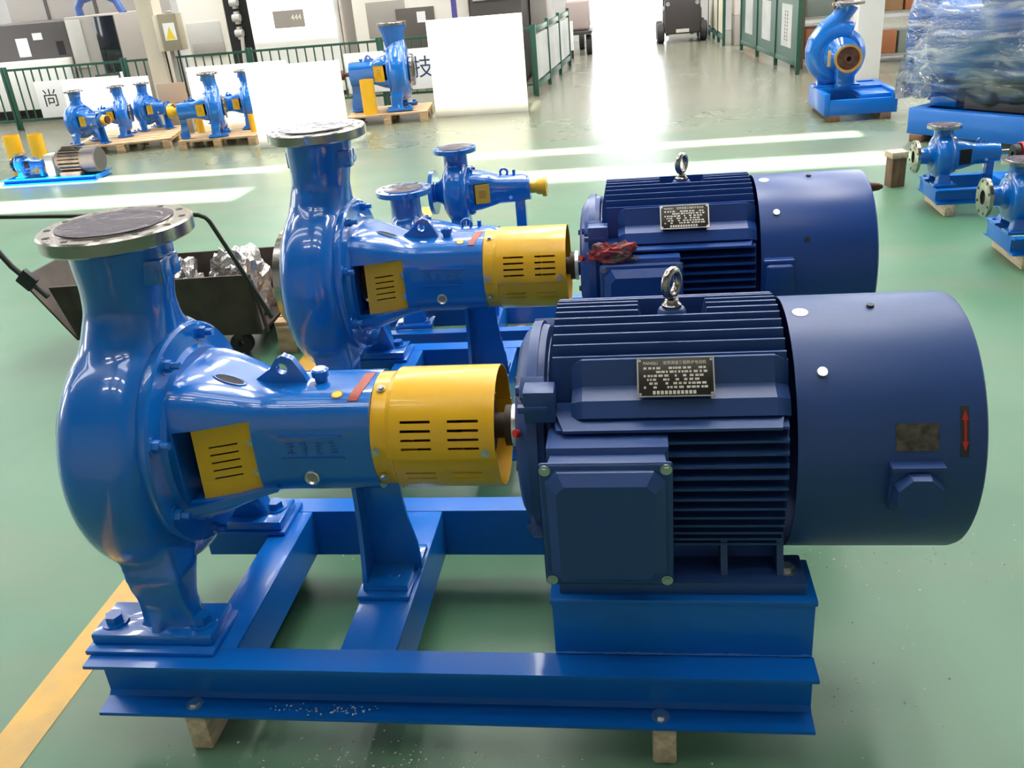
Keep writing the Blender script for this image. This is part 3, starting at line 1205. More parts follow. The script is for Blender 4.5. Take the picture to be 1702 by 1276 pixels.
    b.lathe([(1.437, rc), (1.770, rc), (1.782, rc-.004), (1.787, rc-.012), (1.787, .05), (1.784, .05), (1.780, rc-.014), (1.768, rc-.004), (1.437, rc-.003)], (0, 0, AM), closed=True, n=96)
    cw = b.obj('fan_cowl', pm, t, 30)
    b = B()
    for rr_ in (.09, .13, .17, .21, .245):
        b.torus((1.789, 0, AM), rr_, .003, 'x', 48, 6)
    b.obj('cowl_grille', pm, cw)
    def on_cowl(x, ang, dr=0):
        a = R(ang)
        return (x, (rc+dr)*math.cos(a), AM+(rc+dr)*math.sin(a)), (0, math.cos(a), math.sin(a))
    for x, ang, m_, r_ in ((1.488, 133, chrome, .0105), (1.488, 47, chrome, .0105), (1.488, 313, darksteel, .009), (1.470, 247, darksteel, .008), (1.608, 96, black, .008)):
        p, nn = on_cowl(x, ang)
        bolt(cw, p, nn, r_, m_, .45, washer=False, name='cowl_screw', hexn=12)
    b = B()
    ps = []
    for i in range(28):
        a = 2*PI*i/28
        p, _ = on_cowl(1.467+.016*math.cos(a), 99+3.4*math.sin(a), .0007)
        ps.append(p)
    b.poly(ps, [list(range(28))])
    b.obj('oval_sticker', paper, cw, 0)
    if variant == 1:
        # small plate, rotation arrow, gland box
        b = B()
        us = [1.617+.0775*i/6 for i in range(7)]
        vs = [R(154.5)+R(11)*i/5 for i in range(6)]
        b.sheet(us, vs, lambda u, v: False, lambda u, v: (u, (rc+.0015)*math.cos(v), AM+(rc+.0015)*math.sin(v)), .001)
        b.obj('cowl_plate', plate_d, cw, label='small tarnished plate on the fan cowl')
        b = B()
        ar = []
        def cw_pt(u, v, d=.0014):
            return (u, (rc+d)*math.cos(v), AM+(rc+d)*math.sin(v))
        b.sheet([1.733, 1.749], [R(148)+R(20)*i/6 for i in range(7)], lambda u, v: False, lambda u, v: cw_pt(u, v, .001), .0006)
        rs = b.obj('arrow_sticker', ink_p, cw)
        b = B()
        xm = 1.741
        for u0, u1, v0, v1 in ((xm-.0022, xm+.0022, 152.5, 163),):
            b.sheet([u0, u1], [R(v0)+R(v1-v0)*i/5 for i in range(6)], lambda u, v: False, lambda u, v: cw_pt(u, v, .0024), .0006)
        for v0, v1 in ((153.5, 149.5), (162, 166)):
            b.poly([cw_pt(xm-.006, R(v0), .0026), cw_pt(xm+.006, R(v0), .0026), cw_pt(xm, R(v1), .0026)], [(0, 1, 2)])
        b.obj('red_arrow', red, cw, 0)
        b = B()
        zc = AM-.008
        b.rings([[(1.608, -.262, zc-.040), (1.700, -.262, zc-.040), (1.700, -.262, zc+.048), (1.608, -.262, zc+.048)],
                 [(1.608, -.292, zc-.040), (1.700, -.292, zc-.040), (1.700, -.292, zc+.048), (1.608, -.292, zc+.048)]])
        b.rings([[(1.656+r_*math.cos(R(22.5+45*i)), yy, zc+r_*math.sin(R(22.5+45*i))) for i in range(8)] for yy, r_ in ((-.290, .048), (-.318, .044))])
        b.box(1.605, 1.703, -.297, -.258, zc+.048, zc+.056)
        b.obj('gland_box', pm, cw, 20)
    else:
        b = B()
        zc = AM+.030
        b.box(1.420+.02-.0, 1.440+.095, -.292, -.255, zc-.062, zc+.052, .006)
        b.box(1.425+.022, 1.440+.088, -.312, -.290, zc-.052, zc+.040, .010, 3)
        bm_ = b.obj('cowl_junction_box', pm, cw, 20)
        p, nn = on_cowl(1.475+.1, 152)
        bolt(cw, p, nn, .0085, black, .3, washer=False, name='cowl_plug', hexn=12)
    # eyebolt
    b = B()
    b.lathe([(AM+.225, .034), (AM+.270, .030), (AM+.276, .026), (AM+.276, .001)], (1.209, 0, 0), ax='z', n=24)
    eb2 = b.obj('eyebolt_boss', pm, t)
    b = B()
    b.lathe([(AM+.272, .001), (AM+.272, .021), (AM+.284, .021), (AM+.289, .016), (AM+.296, .014), (AM+.300, .001)], (1.209, 0, 0), ax='z', n=24)
    tor = B()
    b.torus((1.209, 0, AM+.331), .0265, .0095, 'y', 36, 12)
    b.bm.transform(Matrix.Translation((1.209, 0, 0)) @ Matrix.Rotation(R(58), 4, 'Z') @ Matrix.Translation((-1.209, 0, 0)))
    b.obj('eyebolt', steel, eb2)
    return t
motor1 = make_motor('electric_motor', 'navy blue finned motor with big fan cowl, nearest in the photo', (0, 0, ZP), 'large motors on bases', navy, 1)
motor2 = make_motor('electric_motor', 'brighter blue finned motor behind the nearest one, rag on its terminal box', (.083, 1.18, ZP), 'large motors on bases', navy2, 2)

# motor 2 extras: brass gland at the rear of its cowl
b = B()
b.lathe([(1.787, .020), (1.80, .024), (1.815, .024), (1.82, .016), (1.85, .012), (1.862, .006)], (0, .06, AM+.205), n=16)
b.obj('cable_gland', rust, motor2)

from mathutils import noise as mnoise
def crumple(b, c, rx, ry, rz_, seed, amp=.35, flat=True, sub=4, sq=2.0):
    off = Vector((seed*1.7, seed*2.3, seed*.9))
    g = bmesh.ops.create_icosphere(b.bm, subdivisions=sub, radius=1)
    for v in g['verts']:
        p = v.co.copy()
        q = Vector([math.copysign(abs(t_)**(2/sq), t_) for t_ in p])
        k = 1+amp*(mnoise.noise(p*1.8+off)+.7*abs(mnoise.noise(p*4.5+off))+.45*mnoise.noise(p*9+off))
        z = q.z*k
        if flat and z < -.35:
            z = -.35
        v.co = Vector((c[0]+q.x*k*rx, c[1]+q.y*k*ry, c[2]+(z+.35)*rz_))
    return b
# rag on the terminal box of the second motor
b = B()
crumple(b, (0, 0, 0), .066, .030, .036, 5, amp=.6)
o = tag(b.obj('rag', rag_m, smooth=25), 'crumpled red and grey rag on the second motor terminal box', 'rag')
o.location = (1.072+.083-.09, 1.18-.335, ZP+AM+.1195)

# ------------------------------------------------------------------ copies of the pump in the background
def cap(t, x0=.552, x1=.70, r=.085, m_=None):
    b = B()
    b.lathe([(x0, .03), (x0, .055), (x0+.03, .055), (x0+.05, r*.8), (x0+.06, r), (x1, r), (x1, r-.012), (x0+.08, r-.02), (x0+.08, .03)], (0, 0, A), closed=True, n=32)
    return b.obj('shaft_end_guard', m_ or yellow, t)
def bg_pump(label, loc, rz, sc, group, capped=True):
    p = copy_tree(pump1, skip=('cg',))
    p.location = loc
    p.rotation_euler = (0, 0, rz)
    p.scale = (sc, sc, sc)
    p['label'] = label
    p['group'] = group
    if capped:
        cap(p)
    return p
def pallet(label, cx, cy, w_, d_, h_, rz, group='timber pallets'):
    t = thing('wooden_pallet', label, 'pallet', (cx, cy, 0), rz, 1, group)
    nb = 6
    for k in range(nb):
        b = B()
        y = -d_/2+(k+.5)*d_/nb
        b.box(-w_/2, w_/2, y-d_/nb*.42, y+d_/nb*.42, h_-.022, h_, .002)
        b.obj('deck_board', wood2, t)
    for x in (-w_/2+.05, 0, w_/2-.05):
        b = B()
        b.box(x-.045, x+.045, -d_/2, d_/2, h_-.044, h_-.0222, .002)
        b.obj('stringer', wood2, t)
        for y in (-d_/2+.05, 0, d_/2-.05):
            b = B()
            b.box(x-.045, x+.045, y-.05, y+.05, .0, h_-.0442, .003)
            b.obj('pallet_block', wood2, t)
    return t
G = 'blue pumps on pallets by the fence'
pallet('timber pallet under the three blue pumps at far left', -4.93, 8.84, 1.15, 1.12, .11, R(14))
bg_pump('leftmost blue pump of three sharing a pallet, shaft guard facing right', (-5.30, 8.48, .11), R(-20), .64, G)
bg_pump('blue pump with dark suction mouth, middle of three on one pallet', (-5.00, 8.88, .11), R(200), .62, G, False)
bg_pump('rearmost blue pump of three on a pallet, yellow guard beside a cardboard sheet', (-4.88, 9.27, .11), R(-14), .60, G)
pallet('timber pallet under two blue pumps between the column and white board', -3.62, 8.74, .92, .95, .10, R(4))
bg_pump('blue pump with open suction flange facing right on the middle pallet', (-3.64, 8.50, .10), R(198), .74, G)
bg_pump('blue pump half hidden behind another on the middle pallet', (-3.40, 8.96, .10), R(192), .70, G)
pallet('timber pallet carrying a blue pump and a yellow tube, beside the big white board', -1.82, 9.50, .98, .78, .12, R(6))
pC = bg_pump('large blue pump with funnel neck on the pallet beside the big white board', (-1.68, 9.53, .12), R(186), 1.06, G, False)
b = B()
b.lathe([(A+.20, .08), (A+.29, .112), (A+.40, .128), (A+.487, .162), (A+.487, .05)], (0, 0, 0), ax='z', n=40)
b.obj('funnel_neck', blue, pC)

def yellow_tube(label, x, y, z, r_, h_, tilt=0):
    b = B()
    n = 40
    prof = [(0, r_), (h_, r_), (h_, r_-.004), (0, r_-.004)]
    b.lathe(prof, ax='z', n=n, closed=True)
    o = tag(b.obj('coupling_guard', yellow), label, 'guard', 'loose yellow guards')
    o.location = (x, y, z)
    o.rotation_euler = (0, 0, tilt)
    return o
yellow_tube('yellow tube standing on the pallet in front of the funnel-necked pump', -2.00, 9.22, .1205, .085, .40)
yellow_tube('small yellow tube behind the front pump on the middle pallet, left', -4.00, 8.80, .1005, .045, .2)
yellow_tube('small yellow tube at the right end of the middle pallet', -3.24, 8.58, .1005, .045, .2)

# ------------------------------------------------------------------ small end-suction pumps
def small_casing(ha, d):
    b = B()
    n = 48
    prof = [(-.062, 0)]
    for i in range(17):
        a = PI-PI*i/16
        c, s = sup(a, 2.6)
        prof.append((.066*c, .080+.072*s))
    prof.append((.062, 0))
    b.lathe(prof, (0, 0, ha), n=n)
    rr = []
    for z, rx, ry in ((d-.012, .060, .060), (d*.75, .060, .062), (d*.55, .060, .080), (d*.3, .06, .11), (0, .06, .12)):
        rr.append([Vector((rx*math.cos(2*PI*i/28), ry*math.sin(2*PI*i/28), ha+z)) for i in range(28)])
    b.rings(rr)
    b.lathe([(-.115, .05), (-.09, .055), (-.06, .09), (0, .09)], (0, 0, ha), n=n)
    for s in (-1, 1):
        y0, y1 = sorted((s*.06, s*.125))
        b.rings([[(-.05, y0, .008), (.05, y0, .008), (.05, y1, .008), (-.05, y1, .008)],
                 [(-.035, y0*.9, ha*.35), (.035, y0*.9, ha*.35), (.035, y1*.95, ha*.35), (-.035, y1*.95, ha*.35)],
                 [(-.04, y0*.6, ha*.75), (.04, y0*.6, ha*.75), (.04, y1*.85, ha*.75), (-.04, y1*.85, ha*.75)]])
    m_ = remeshed(b, .0055, 5, .5)
    m_.name = 'casing'
    return m_
def small_pump(label, loc, rz, sc, ha, d, fm, group, window=True, capm=None, dx=0):
    t = thing('centrifugal_pump', label, 'pump', loc, rz, sc, group)
    link('casing', small_casing(ha, d), blue, t)
    for s in (-1, 1):
        b = B()
        y0, y1 = sorted((s*.05, s*.15))
        b.box(-.075, .075, y0, y1, 0, .018, .003)
        ft = b.obj('foot', blue, t)
        for x in (-.055, .055):
            bolt(ft, (x, s*.132, .018), (0, 0, 1), .011, blue, .7)
    zf = ha+d
    b = B()
    b.lathe([(zf-.020, .045), (zf-.020, .108), (zf, .108), (zf, .080), (zf+.002, .079), (zf+.002, .045)], ax='z', closed=True, n=48)
    df = b.obj('discharge_flange', fm, t)
    b = B()
    b.cyl((0, 0, zf+.0025), (0, 0, zf+.003), .078, n=32)
    b.obj('film_cover', film_lid, df)
    for i in range(8):
        a = 2*PI*(i+.5)/8
        b = B()
        b.cyl((.094*math.cos(a), .094*math.sin(a), zf-.003), (.094*math.cos(a), .094*math.sin(a), zf+.0006), .009, n=12)
        b.obj('bolt_hole_shade', dark, df)  # hole shade painted as a dark disc
    b = B()
    b.lathe([(-.138, .040), (-.138, .060), (-.136, .065), (-.136, .110), (-.115, .110), (-.115, .05), (-.10, .045), (-.10, .040)], (0, 0, ha), closed=True, n=48)
    sf = b.obj('suction_flange', fm, t)
    sf.location.x = -dx
    if dx:
        b = B()
        b.lathe([(-.115-dx, .05), (-.09, .055), (-.09, .02), (-.115-dx, .02)], (dx, 0, ha), closed=True, n=32)
        b.obj('suction_pipe', blue, sf)
    for i in range(8):
        a = 2*PI*(i+.5)/8
        b = B()
        b.cyl((-.1368, .092*math.cos(a), ha+.092*math.sin(a)), (-.130, .092*math.cos(a), ha+.092*math.sin(a)), .009, n=12)
        b.obj('bolt_hole_shade', dark, sf)  # dark disc for the shade in each hole
    b = B()
    b.cyl((-.120, 0, ha), (-.1195, 0, ha), .041, n=24)
    b.obj('suction_bore_shade', dark, sf)  # shade of the bore painted as a dark disc
    b = B()
    b.lathe([(.055, .05), (.055, .122), (.075, .122), (.075, .05)], (0, 0, ha), closed=True, n=48)
    cv = b.obj('casing_cover', blue, t)
    for i in range(8):
        a = 2*PI*i/8+.3
        bolt(cv, (.075, .108*math.cos(a), ha+.108*math.sin(a)), (1, 0, 0), .009, blue, 1, name='stud_nut')
    b = B()
    rr = []
    for x, hy, hz, e in ((.075, .095, .098, 3.5), (.12, .090, .092, 3.5), (.17, .078, .080, 3.2), (.21, .068, .070, 2.6), (.33, .064, .066, 2.4), (.345, .058, .06, 2.4), (.365, .058, .06, 2.4)):
        rr.append([(x, hy*sup(2*PI*i/40, e)[0], ha+hz*sup(2*PI*i/40, e)[1]) for i in range(40)])
    b.rings(rr)
    br = b.obj('bearing_bracket', blue, t, 30)
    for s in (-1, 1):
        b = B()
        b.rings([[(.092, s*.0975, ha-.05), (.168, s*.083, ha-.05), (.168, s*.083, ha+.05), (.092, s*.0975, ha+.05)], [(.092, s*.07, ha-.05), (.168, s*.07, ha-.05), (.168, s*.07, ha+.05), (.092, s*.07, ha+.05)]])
        b.obj('bracket_window_shade', dark, br)  # dark block standing in for the shade inside the bracket opening
        if window:
            b = B()
            b.sheet([.100, .12, .15, .170], [ha-.048, ha-.02, ha+.015, ha+.046], lambda u, v: False, lambda u, v, s=s: (u, s*(.1015-(u-.092)*.19), v), .003)
            b.obj('vent_guard', yellow, t)
            b = B()
            b.rings([[(.118, s*(.1035-(.118-.092)*.19-dd), ha-.022), (.152, s*(.1035-(.152-.092)*.19-dd), ha-.022), (.152, s*(.1035-(.152-.092)*.19-dd), ha+.017), (.118, s*(.1035-(.118-.092)*.19-dd), ha+.017)] for dd in (0, .004)])
            b.obj('guard_recess_shade', mat('recess_shade_yellow', (.66, .33, .01), .4), br)  # darker yellow panel painting the shade of the guard's recess
    b = B()
    b.torus((.235, 0, ha+.080), .018, .006, 'y', 20, 8)
    b.obj('lifting_ring', blue, br)
    b = B()
    b.cyl((.285, 0, ha+.06), (.285, 0, ha+.09), .008, n=10)
    b.obj('breather_cap', blue, br)
    b = B()
    b.cyl((.27, -.060, ha-.03), (.27, -.072, ha-.03), .009, n=14)
    b.obj('sight_glass', chrome, br)
    b = B()
    b.box(.285, .335, -.04, .04, 0, ha-.05, .003)
    b.obj('support_leg', blue, t)
    if capm:
        b = B()
        b.lathe([(.366, .02), (.366, .030), (.39, .030), (.40, .038), (.425, .040), (.425, .05), (.445, .05), (.445, .02)], (0, 0, ha), closed=True, n=28)
        b.obj('shaft_end_guard', capm, t)
    else:
        b = B()
        b.cyl((.36, 0, ha), (.43, 0, ha), .017, n=16)
        b.obj('shaft', steel, t)
    return t
def small_base(label, loc, L, W, z0, z1, rz=0, group='small base frames'):
    t = thing('base_frame', label, 'base frame', loc, rz, 1, group)
    channel(B(), 0, L, -W/2+.05, -W/2, z0, z1, .006, .008).obj('front_rail', blue_flat, t)
    channel(B(), 0, L, W/2-.05, W/2, z0, z1, .006, .008).obj('rear_rail', blue_flat, t)
    for x0, x1 in ((0, .008), (L*.45, L*.45+.09), (L-.008, L)):
        b = B()
        b.box(x0, x1, -W/2+.0505, W/2-.0505, z0+.002, z1-.0005, .002)
        b.obj('cross_beam', blue_flat, t)
    return t
GB = 'small blue pumps'
# behind the second pump
small_base('low blue channel base behind the second large pump', (-.02, 2.03, 0), 1.0, .44, .07, .19)
small_pump('blue pump with film-covered blue flange just behind the second pump bracket', (.135, 2.03, .19), R(2), 1.12, .30, .235, blue, GB)
small_base('blue channel base under the small pump with yellow shaft guard', (.10, 2.62, 0), .62, .40, .07, .19)
for y, zz in ((2.03, 'the low base behind the second pump'), (2.62, 'the base of the yellow-capped small pump')):
    for x, sd_ in ((.08, 'left'), (.58, 'right')):
        b = B()
        b.box(-.03, .03, -.22, .22, 0, .07, .004)
        o = tag(b.obj('timber_block', wood), 'timber at the %s under %s' % (sd_, zz), 'timber', 'small timbers under bases')
        o.location = (x, y, 0)
for k, x in enumerate((.18, .52)):
    b = B()
    b.box(-.06, .06, -.195, .195, 0, .15, .003)
    o = tag(b.obj('riser_block', blue_flat, smooth=30), 'blue steel riser under the %s of the yellow-capped small pump' % ('volute' if k == 0 else 'bearing end'), 'riser', 'steel risers')
    o.location = (x+.06 if k == 0 else x+.03, 2.62, .1902)
small_pump('small blue pump with yellow vent plate and yellow shaft cap behind the second pump', (.265, 2.62, .3405), 0, 1.0, .29, .215, blue, GB, capm=yellow)
# right hand side
for (lab, px, py, z1, lb, lt) in (('blue pump with two steel flanges standing behind, beside the red coupling', 3.05, 4.16, .165, 'blue channel base under the rearmost small pump at right', 'behind'),
                                  ('blue pump with steel suction flange nearest on the right edge', 3.11, 3.10, .165, 'blue channel base of the small pump nearest the right edge', 'near')):
    small_base(lb, (px-.06, py, 0), .95, .42, .075, z1, 0, 'small base frames at right')
    small_pump(lab, (px, py, z1), 0, .92, .185, .205, steel, 'small pumps at right', window=False, dx=.045)
    for x, q in ((.02, 'left'), (.6, 'right')):
        b = B()
        b.box(-.028, .028, -.21, .21, 0, .075, .004)
        o = tag(b.obj('timber_block', wood), 'pale timber under the %s end of the %s small base at right' % (q, 'rear' if lt == 'behind' else 'front'), 'timber', 'timbers at right')
        o.location = (px+x, py, 0)
t = thing('coupling_cover', 'red coupling cover on the base of the rearmost small pump at right', 'cover', (3.47, 4.16, .1655))
b = B()
b.prism([(.075, 0)]+[(.075*math.cos(R(a)), .15+.075*math.sin(R(a))) for a in range(0, 181, 12)]+[(-.075, 0), (-.068, 0)]+[(.068*math.cos(R(a)), .15+.068*math.sin(R(a))) for a in range(180, -1, -12)]+[(.068, 0)], 'x', .04, .24)
b.obj('hood', red, t)
b = B()
b.lathe([(0, .02), (0, .06), (.035, .06), (.035, .02)], (0, 0, .15), closed=True, n=24)
b.obj('hub', black, t)
# wood post
t = thing('timber_post', 'short dark timber post with pale cap, left of the rearmost small pump', 'timber', (2.96, 4.80, 0), R(12))
b = B()
b.box(-.05, .05, -.05, .05, 0, .20, .004)
b.obj('post', wood_d, t)
b = B()
b.box(-.062, .062, -.058, .058, .2002, .245, .006)
b.obj('cap_block', wood, t)

# ------------------------------------------------------------------ far left small set
t = small_base('flat blue base plate of the small motor pump at the far left edge', (-5.25, 6.88, 0), 1.02, .34, .004, .055, 0, 'small base frames')
small_pump('tiny blue pump on the far left base plate next to the brown motor', (-5.08, 6.88, .0555), 0, .66, .19, .16, steel, GB, window=False)
t = thing('electric_motor', 'small brown motor with black fan cover on the far left base plate', 'motor', (-4.66, 6.88, .0555), 0, 1)
b = B()
b.lathe([(0, .03), (0, .09), (.02, .115), (.30, .115), (.30, .03)], (0, 0, .135), closed=True, n=36)
fr = b.obj('motor_frame', motor_br, t)
for i in range(20):
    a = R(20+i*(320/19))-PI/2-R(160)+R(160)
    a = -PI/2+R(25)+i*R(310)/19
    b = B()
    b.box(.05, .28, .110, .128, -.002, .002)
    b.bm.transform(Matrix.Translation((0, 0, .135)) @ Matrix.Rotation(a, 4, 'X'))
    b.obj('cooling_fin', motor_br, fr)
b = B()
b.lathe([(.30, .125), (.44, .125), (.45, .115), (.45, .001)], (0, 0, .135), n=36)
b.obj('fan_cowl', mgrey, t)
for s in (-1, 1):
    b = B()
    y0, y1 = sorted((s*.05, s*.13))
    b.box(.05, .27, y0, y1, 0, .035, .003)
    b.obj('motor_foot', motor_br, t)
b = B()
b.box(.09, .2, -.05, .05, .24, .285, .004)
b.obj('terminal_box', motor_br, t)
t = tag(B().box(-.045, .045, -.07, .07, 0, .215, .012).obj('coupling_hood', lgrey), 'pale sheet-metal hood between the tiny pump and brown motor', 'cover')
t.location = (-4.74, 6.88, .0555)
yellow_tube('yellow guard tube behind the far left base, cut by the photo edge', -5.50, 7.42, 0, .085, .40)
yellow_tube('yellow guard tube behind the brown motor, second from the left edge', -5.22, 7.42, 0, .075, .40)

# ------------------------------------------------------------------ pump with rusty hub at right
PX, PY = 3.17, 7.98
t = thing('base_frame', 'blue plated base frame under the pump with the rusty hub', 'base frame', (PX, PY, 0), 0)
b = B(); b.box(-.20, -.15, -.56, .30, .06, .26, .003); b.obj('left_rail', blue_flat, t)
b = B(); b.box(.42, .47, -.56, .30, .06, .26, .003); b.obj('right_rail', blue_flat, t)
b = B(); b.box(-.1498, .4198, -.56, -.51, .06, .20, .003); b.obj('front_beam', blue_flat, t)
b = B(); b.box(-.1498, .4198, .25, .30, .06, .26, .003); b.obj('rear_beam', blue_flat, t)
b = B(); b.box(-.1498, .4198, -.12, .12, .20, .26, .003); b.obj('pump_pad', blue_flat, t)
b = B(); b.box(.14, .4198, -.5098, -.14, .19, .235, .003); b.obj('motor_seat', blue_flat, t)
for x in (-.10, .37):
    b = B(); b.box(-.05, .05, -.56, .30, 0, .06, .004)
    o = tag(b.obj('timber_block', wood_d), 'timber under the %s side of the rusty-hub pump base' % ('left' if x < 0 else 'right'), 'timber', 'timbers under rusty-hub base')
    o.location = (PX+x, PY, 0)
t = thing('centrifugal_pump', 'blue spiral pump with rusty coupling hub facing the camera, right of the aisle', 'pump', (PX, PY, .2602), 0)
za = .30
b = B()
path, rad = [], []
for i in range(60):
    a = R(60)-R(360)*i/59
    rr_ = .190+.035*i/59
    path.append((rr_*math.cos(a), 0, za+rr_*math.sin(a)))
    rad.append(.070+.035*i/59)
b.tube(path, rad, 20)
b.tube([(-.225, 0, za+.02), (-.20, 0, za+.13), (-.12, 0, za+.24), (-.02, 0, za+.32), (.05, 0, za+.39), (.075, 0, za+.455)], [.09, .09, .088, .084, .088, .105], 24)
b.lathe([(-.085, .001), (-.085, .22), (.085, .22), (.085, .001)], (0, 0, za), ax='y', n=40)
for x in (-.13, .13):
    b.box(x-.05, x+.05, -.04, .04, .015, .18)
ms = remeshed(b, .008, 7, .5)
ms.name = 'casing'
link('casing', ms, blue, t)
b = B()
b.box(-.22, .22, -.09, .09, 0, .02, .004)
b.obj('foot', blue, t)
b = B()
b.lathe([(za+.45, .06), (za+.45, .150), (za+.475, .150), (za+.475, .06)], (.078, 0, 0), ax='z', closed=True, n=40)
b.obj('discharge_flange', steel, t)
b = B()
b.lathe([(-.075, .02), (-.075, .17), (-.10, .165), (-.14, .105), (-.40, .095), (-.40, .02)], (.02, 0, za), ax='y', closed=True, n=40)
b.obj('bearing_bracket', blue, t)
b = B()
b.lathe([(-.40, .09), (-.40, .125), (-.44, .128), (-.44, .108), (-.41, .10)], (.02, 0, za), ax='y', closed=True, n=40)
b.obj('hub_ring', mat('ochre_ring', (.45, .24, .06), .5), t)
b = B()
b.lathe([(-.405, .045), (-.405, .105), (-.425, .105), (-.425, .045)], (.02, 0, za), ax='y', closed=True, n=32)
b.lathe([(-.40, .022), (-.40, .046), (-.455, .046), (-.455, .022)], (.02, 0, za), ax='y', closed=True, n=24)
hb = b.obj('coupling_hub', rust, t)
b = B()
b.cyl((.02, -.42, za), (.02, -.421, za), .024, n=20)
b.obj('hub_bore_shade', dark, t)  # dark disc painting the shade inside the hub
b = B()
b.box(-.125, -.095, -.20, -.19, za-.09, za+.06, .002)
b.obj('vent_guard', mat('ochre_plate', (.6, .42, .15), .5), t)
b = B()
b.box(-.05, .09, -.34, -.20, 0, za-.09, .004)
b.obj('support_leg', blue, t)

# ------------------------------------------------------------------ film wrapped machine at the right edge
t = thing('wrapped_machine', 'large blue machine wrapped in shiny stretch film at the upper right edge', 'machine', (3.42, 6.36, 0), R(-50))
b = B(); b.box(.02, 2.6, .02, .10, .06, .27, .004); b.obj('base_beam', blue_flat, t)
b = B(); b.box(.02, 2.6, .80, .88, .06, .27, .004); b.obj('base_beam', blue_flat, t)
b = B(); b.box(.02, .12, .1002, .7998, .06, .27, .004); b.obj('base_end', blue_flat, t)
b = B(); b.box(.10, .34, .18, .72, .2702, .45, .01); b.obj('bearing_pedestal', blue, t)
b = B(); b.lathe([(.0, .10), (.0, .34), (.03, .36), (.12, .37), (1.9, .37), (1.95, .30), (1.95, .1)], (.06, .45, .80), closed=True, n=48); b.obj('casing', blue, t)
b = B(); b.box(.45, 1.5, .15, .75, 1.05, 1.40, .03, 3); b.obj('upper_housing', blue, t)
b = B(); b.box(.42, 2.4, .16, .74, .2702, .42, .004); b.obj('inner_plinth', mgrey, t)
b = B()
NX, NT = 44, 40
rnd = random.Random(4)
rr = []
for i in range(NX+1):
    x = -.10+2.55*i/NX
    ring = []
    for k in range(NT):
        a = 2*PI*k/NT
        c_, s_ = sup(a, 3)
        hy, hz, zc = .47, .62, .90
        if x < .25:
            q = (x+.10)/.35
            hy = .37+.10*q
            hz = .50+.12*q
            zc = .80+.10*q
        w_ = 1+.03*math.sin(9*x+5*a)+.022*math.sin(23*x-9*a)+rnd.uniform(-.012, .012)
        z = zc+hz*s_*w_
        z = max(z, .275+.02*math.sin(11*x+a))
        ring.append((x, .45+hy*c_*w_, z))
    rr.append(ring)
b.rings(rr, True, False)
b.obj('stretch_film', film, t, 60)
b = B()
crumple(b, (-.16, .30, .32), .05, .20, .30, 9, amp=.3, flat=True)
b.obj('loose_film', film, t, 40)
for x, q in ((.12, 'left'), (1.3, 'middle')):
    b = B(); b.box(-.06, .06, .0, .92, 0, .06, .004)
    o = tag(b.obj('timber_block', wood_d), 'dark timber under the %s of the wrapped machine' % q, 'timber', 'timbers under wrapped machine')
    p = Vector((3.42, 6.36, 0))+Matrix.Rotation(R(-50), 3, 'Z') @ Vector((x, 0, 0))
    o.location = p
    o.rotation_euler = (0, 0, R(-50))

# ------------------------------------------------------------------ trolley behind the nearest pump
TY = 2.05
t = thing('steel_trolley', 'dark steel tray trolley with long bent bar handle behind the nearest pump', 'trolley', (0, 0, 0))
b = B(); b.rings([[(-1.62, TY, .12), (-.66, TY, .12), (-.66, TY+.012, .12), (-1.62, TY+.012, .12)], [(-1.70, TY, .40), (-.665, TY, .42), (-.665, TY+.012, .42), (-1.70, TY+.012, .40)]]); b.obj('tray_side', darksteel, t)
b = B(); b.rings([[(-1.62, TY+.46, .12), (-.66, TY+.46, .12), (-.66, TY+.472, .12), (-1.62, TY+.472, .12)], [(-1.70, TY+.46, .40), (-.665, TY+.46, .42), (-.665, TY+.472, .42), (-1.70, TY+.472, .40)]]); b.obj('tray_side', darksteel, t)
b = B(); b.box(-1.62, -.66, TY+.0125, TY+.4595, .12, .135); b.obj('tray_floor', darksteel, t)
b = B(); b.rings([[(-1.62, TY, .12), (-1.62, TY+.47, .12), (-1.632, TY+.47, .12), (-1.632, TY, .12)], [(-1.83, TY, .45), (-1.83, TY+.47, .45), (-1.842, TY+.47, .45), (-1.842, TY, .45)]]); b.obj('tray_flap', darksteel, t)
b = B()
b.tube([(-.575, TY-.05, .22), (-.69, TY-.05, .50), (-.775, TY-.05, .695), (-.79, TY-.05, .715), (-.82, TY-.05, .728), (-.86, TY-.05, .732), (-1.30, TY-.05, .75), (-1.80, TY-.05, .77)], .0105, 10)
b.obj('bar_handle', mat('bar_green_black', (.035, .04, .03), .3, metal=.6), t)
b = B()
b.tube([(-1.70, TY-.02, .36), (-1.84, TY-.02, .52), (-1.98, TY-.02, .76)], .014, 10)
b.box(-1.82, -1.74, TY-.035, TY-.005, .41, .49, .004, rot=Matrix.Rotation(R(48), 3, 'Y'))
b.obj('lever', black, t)
b = B()
b.tube([(-.655, TY-.02, .40), (-.62, TY-.02, .14)], .010, 8)
b.tube([(-.672, TY-.02, .40), (-.66, TY-.02, .14)], .008, 8)
b.obj('side_rods', darksteel, t)
for x in (-1.45, -.80):
    for y in (TY+.06, TY+.41):
        b = B()
        b.lathe([(-.02, .015), (-.02, .055), (.02, .055), (.02, .015)], (x, y, .055), ax='y', closed=True, n=24)
        b.obj('wheel', tyre, t)
        b = B()
        b.box(x-.02, x+.02, y-.03, y+.03, .085, .1198)
        b.obj('caster_fork', darksteel, t)
k = 0
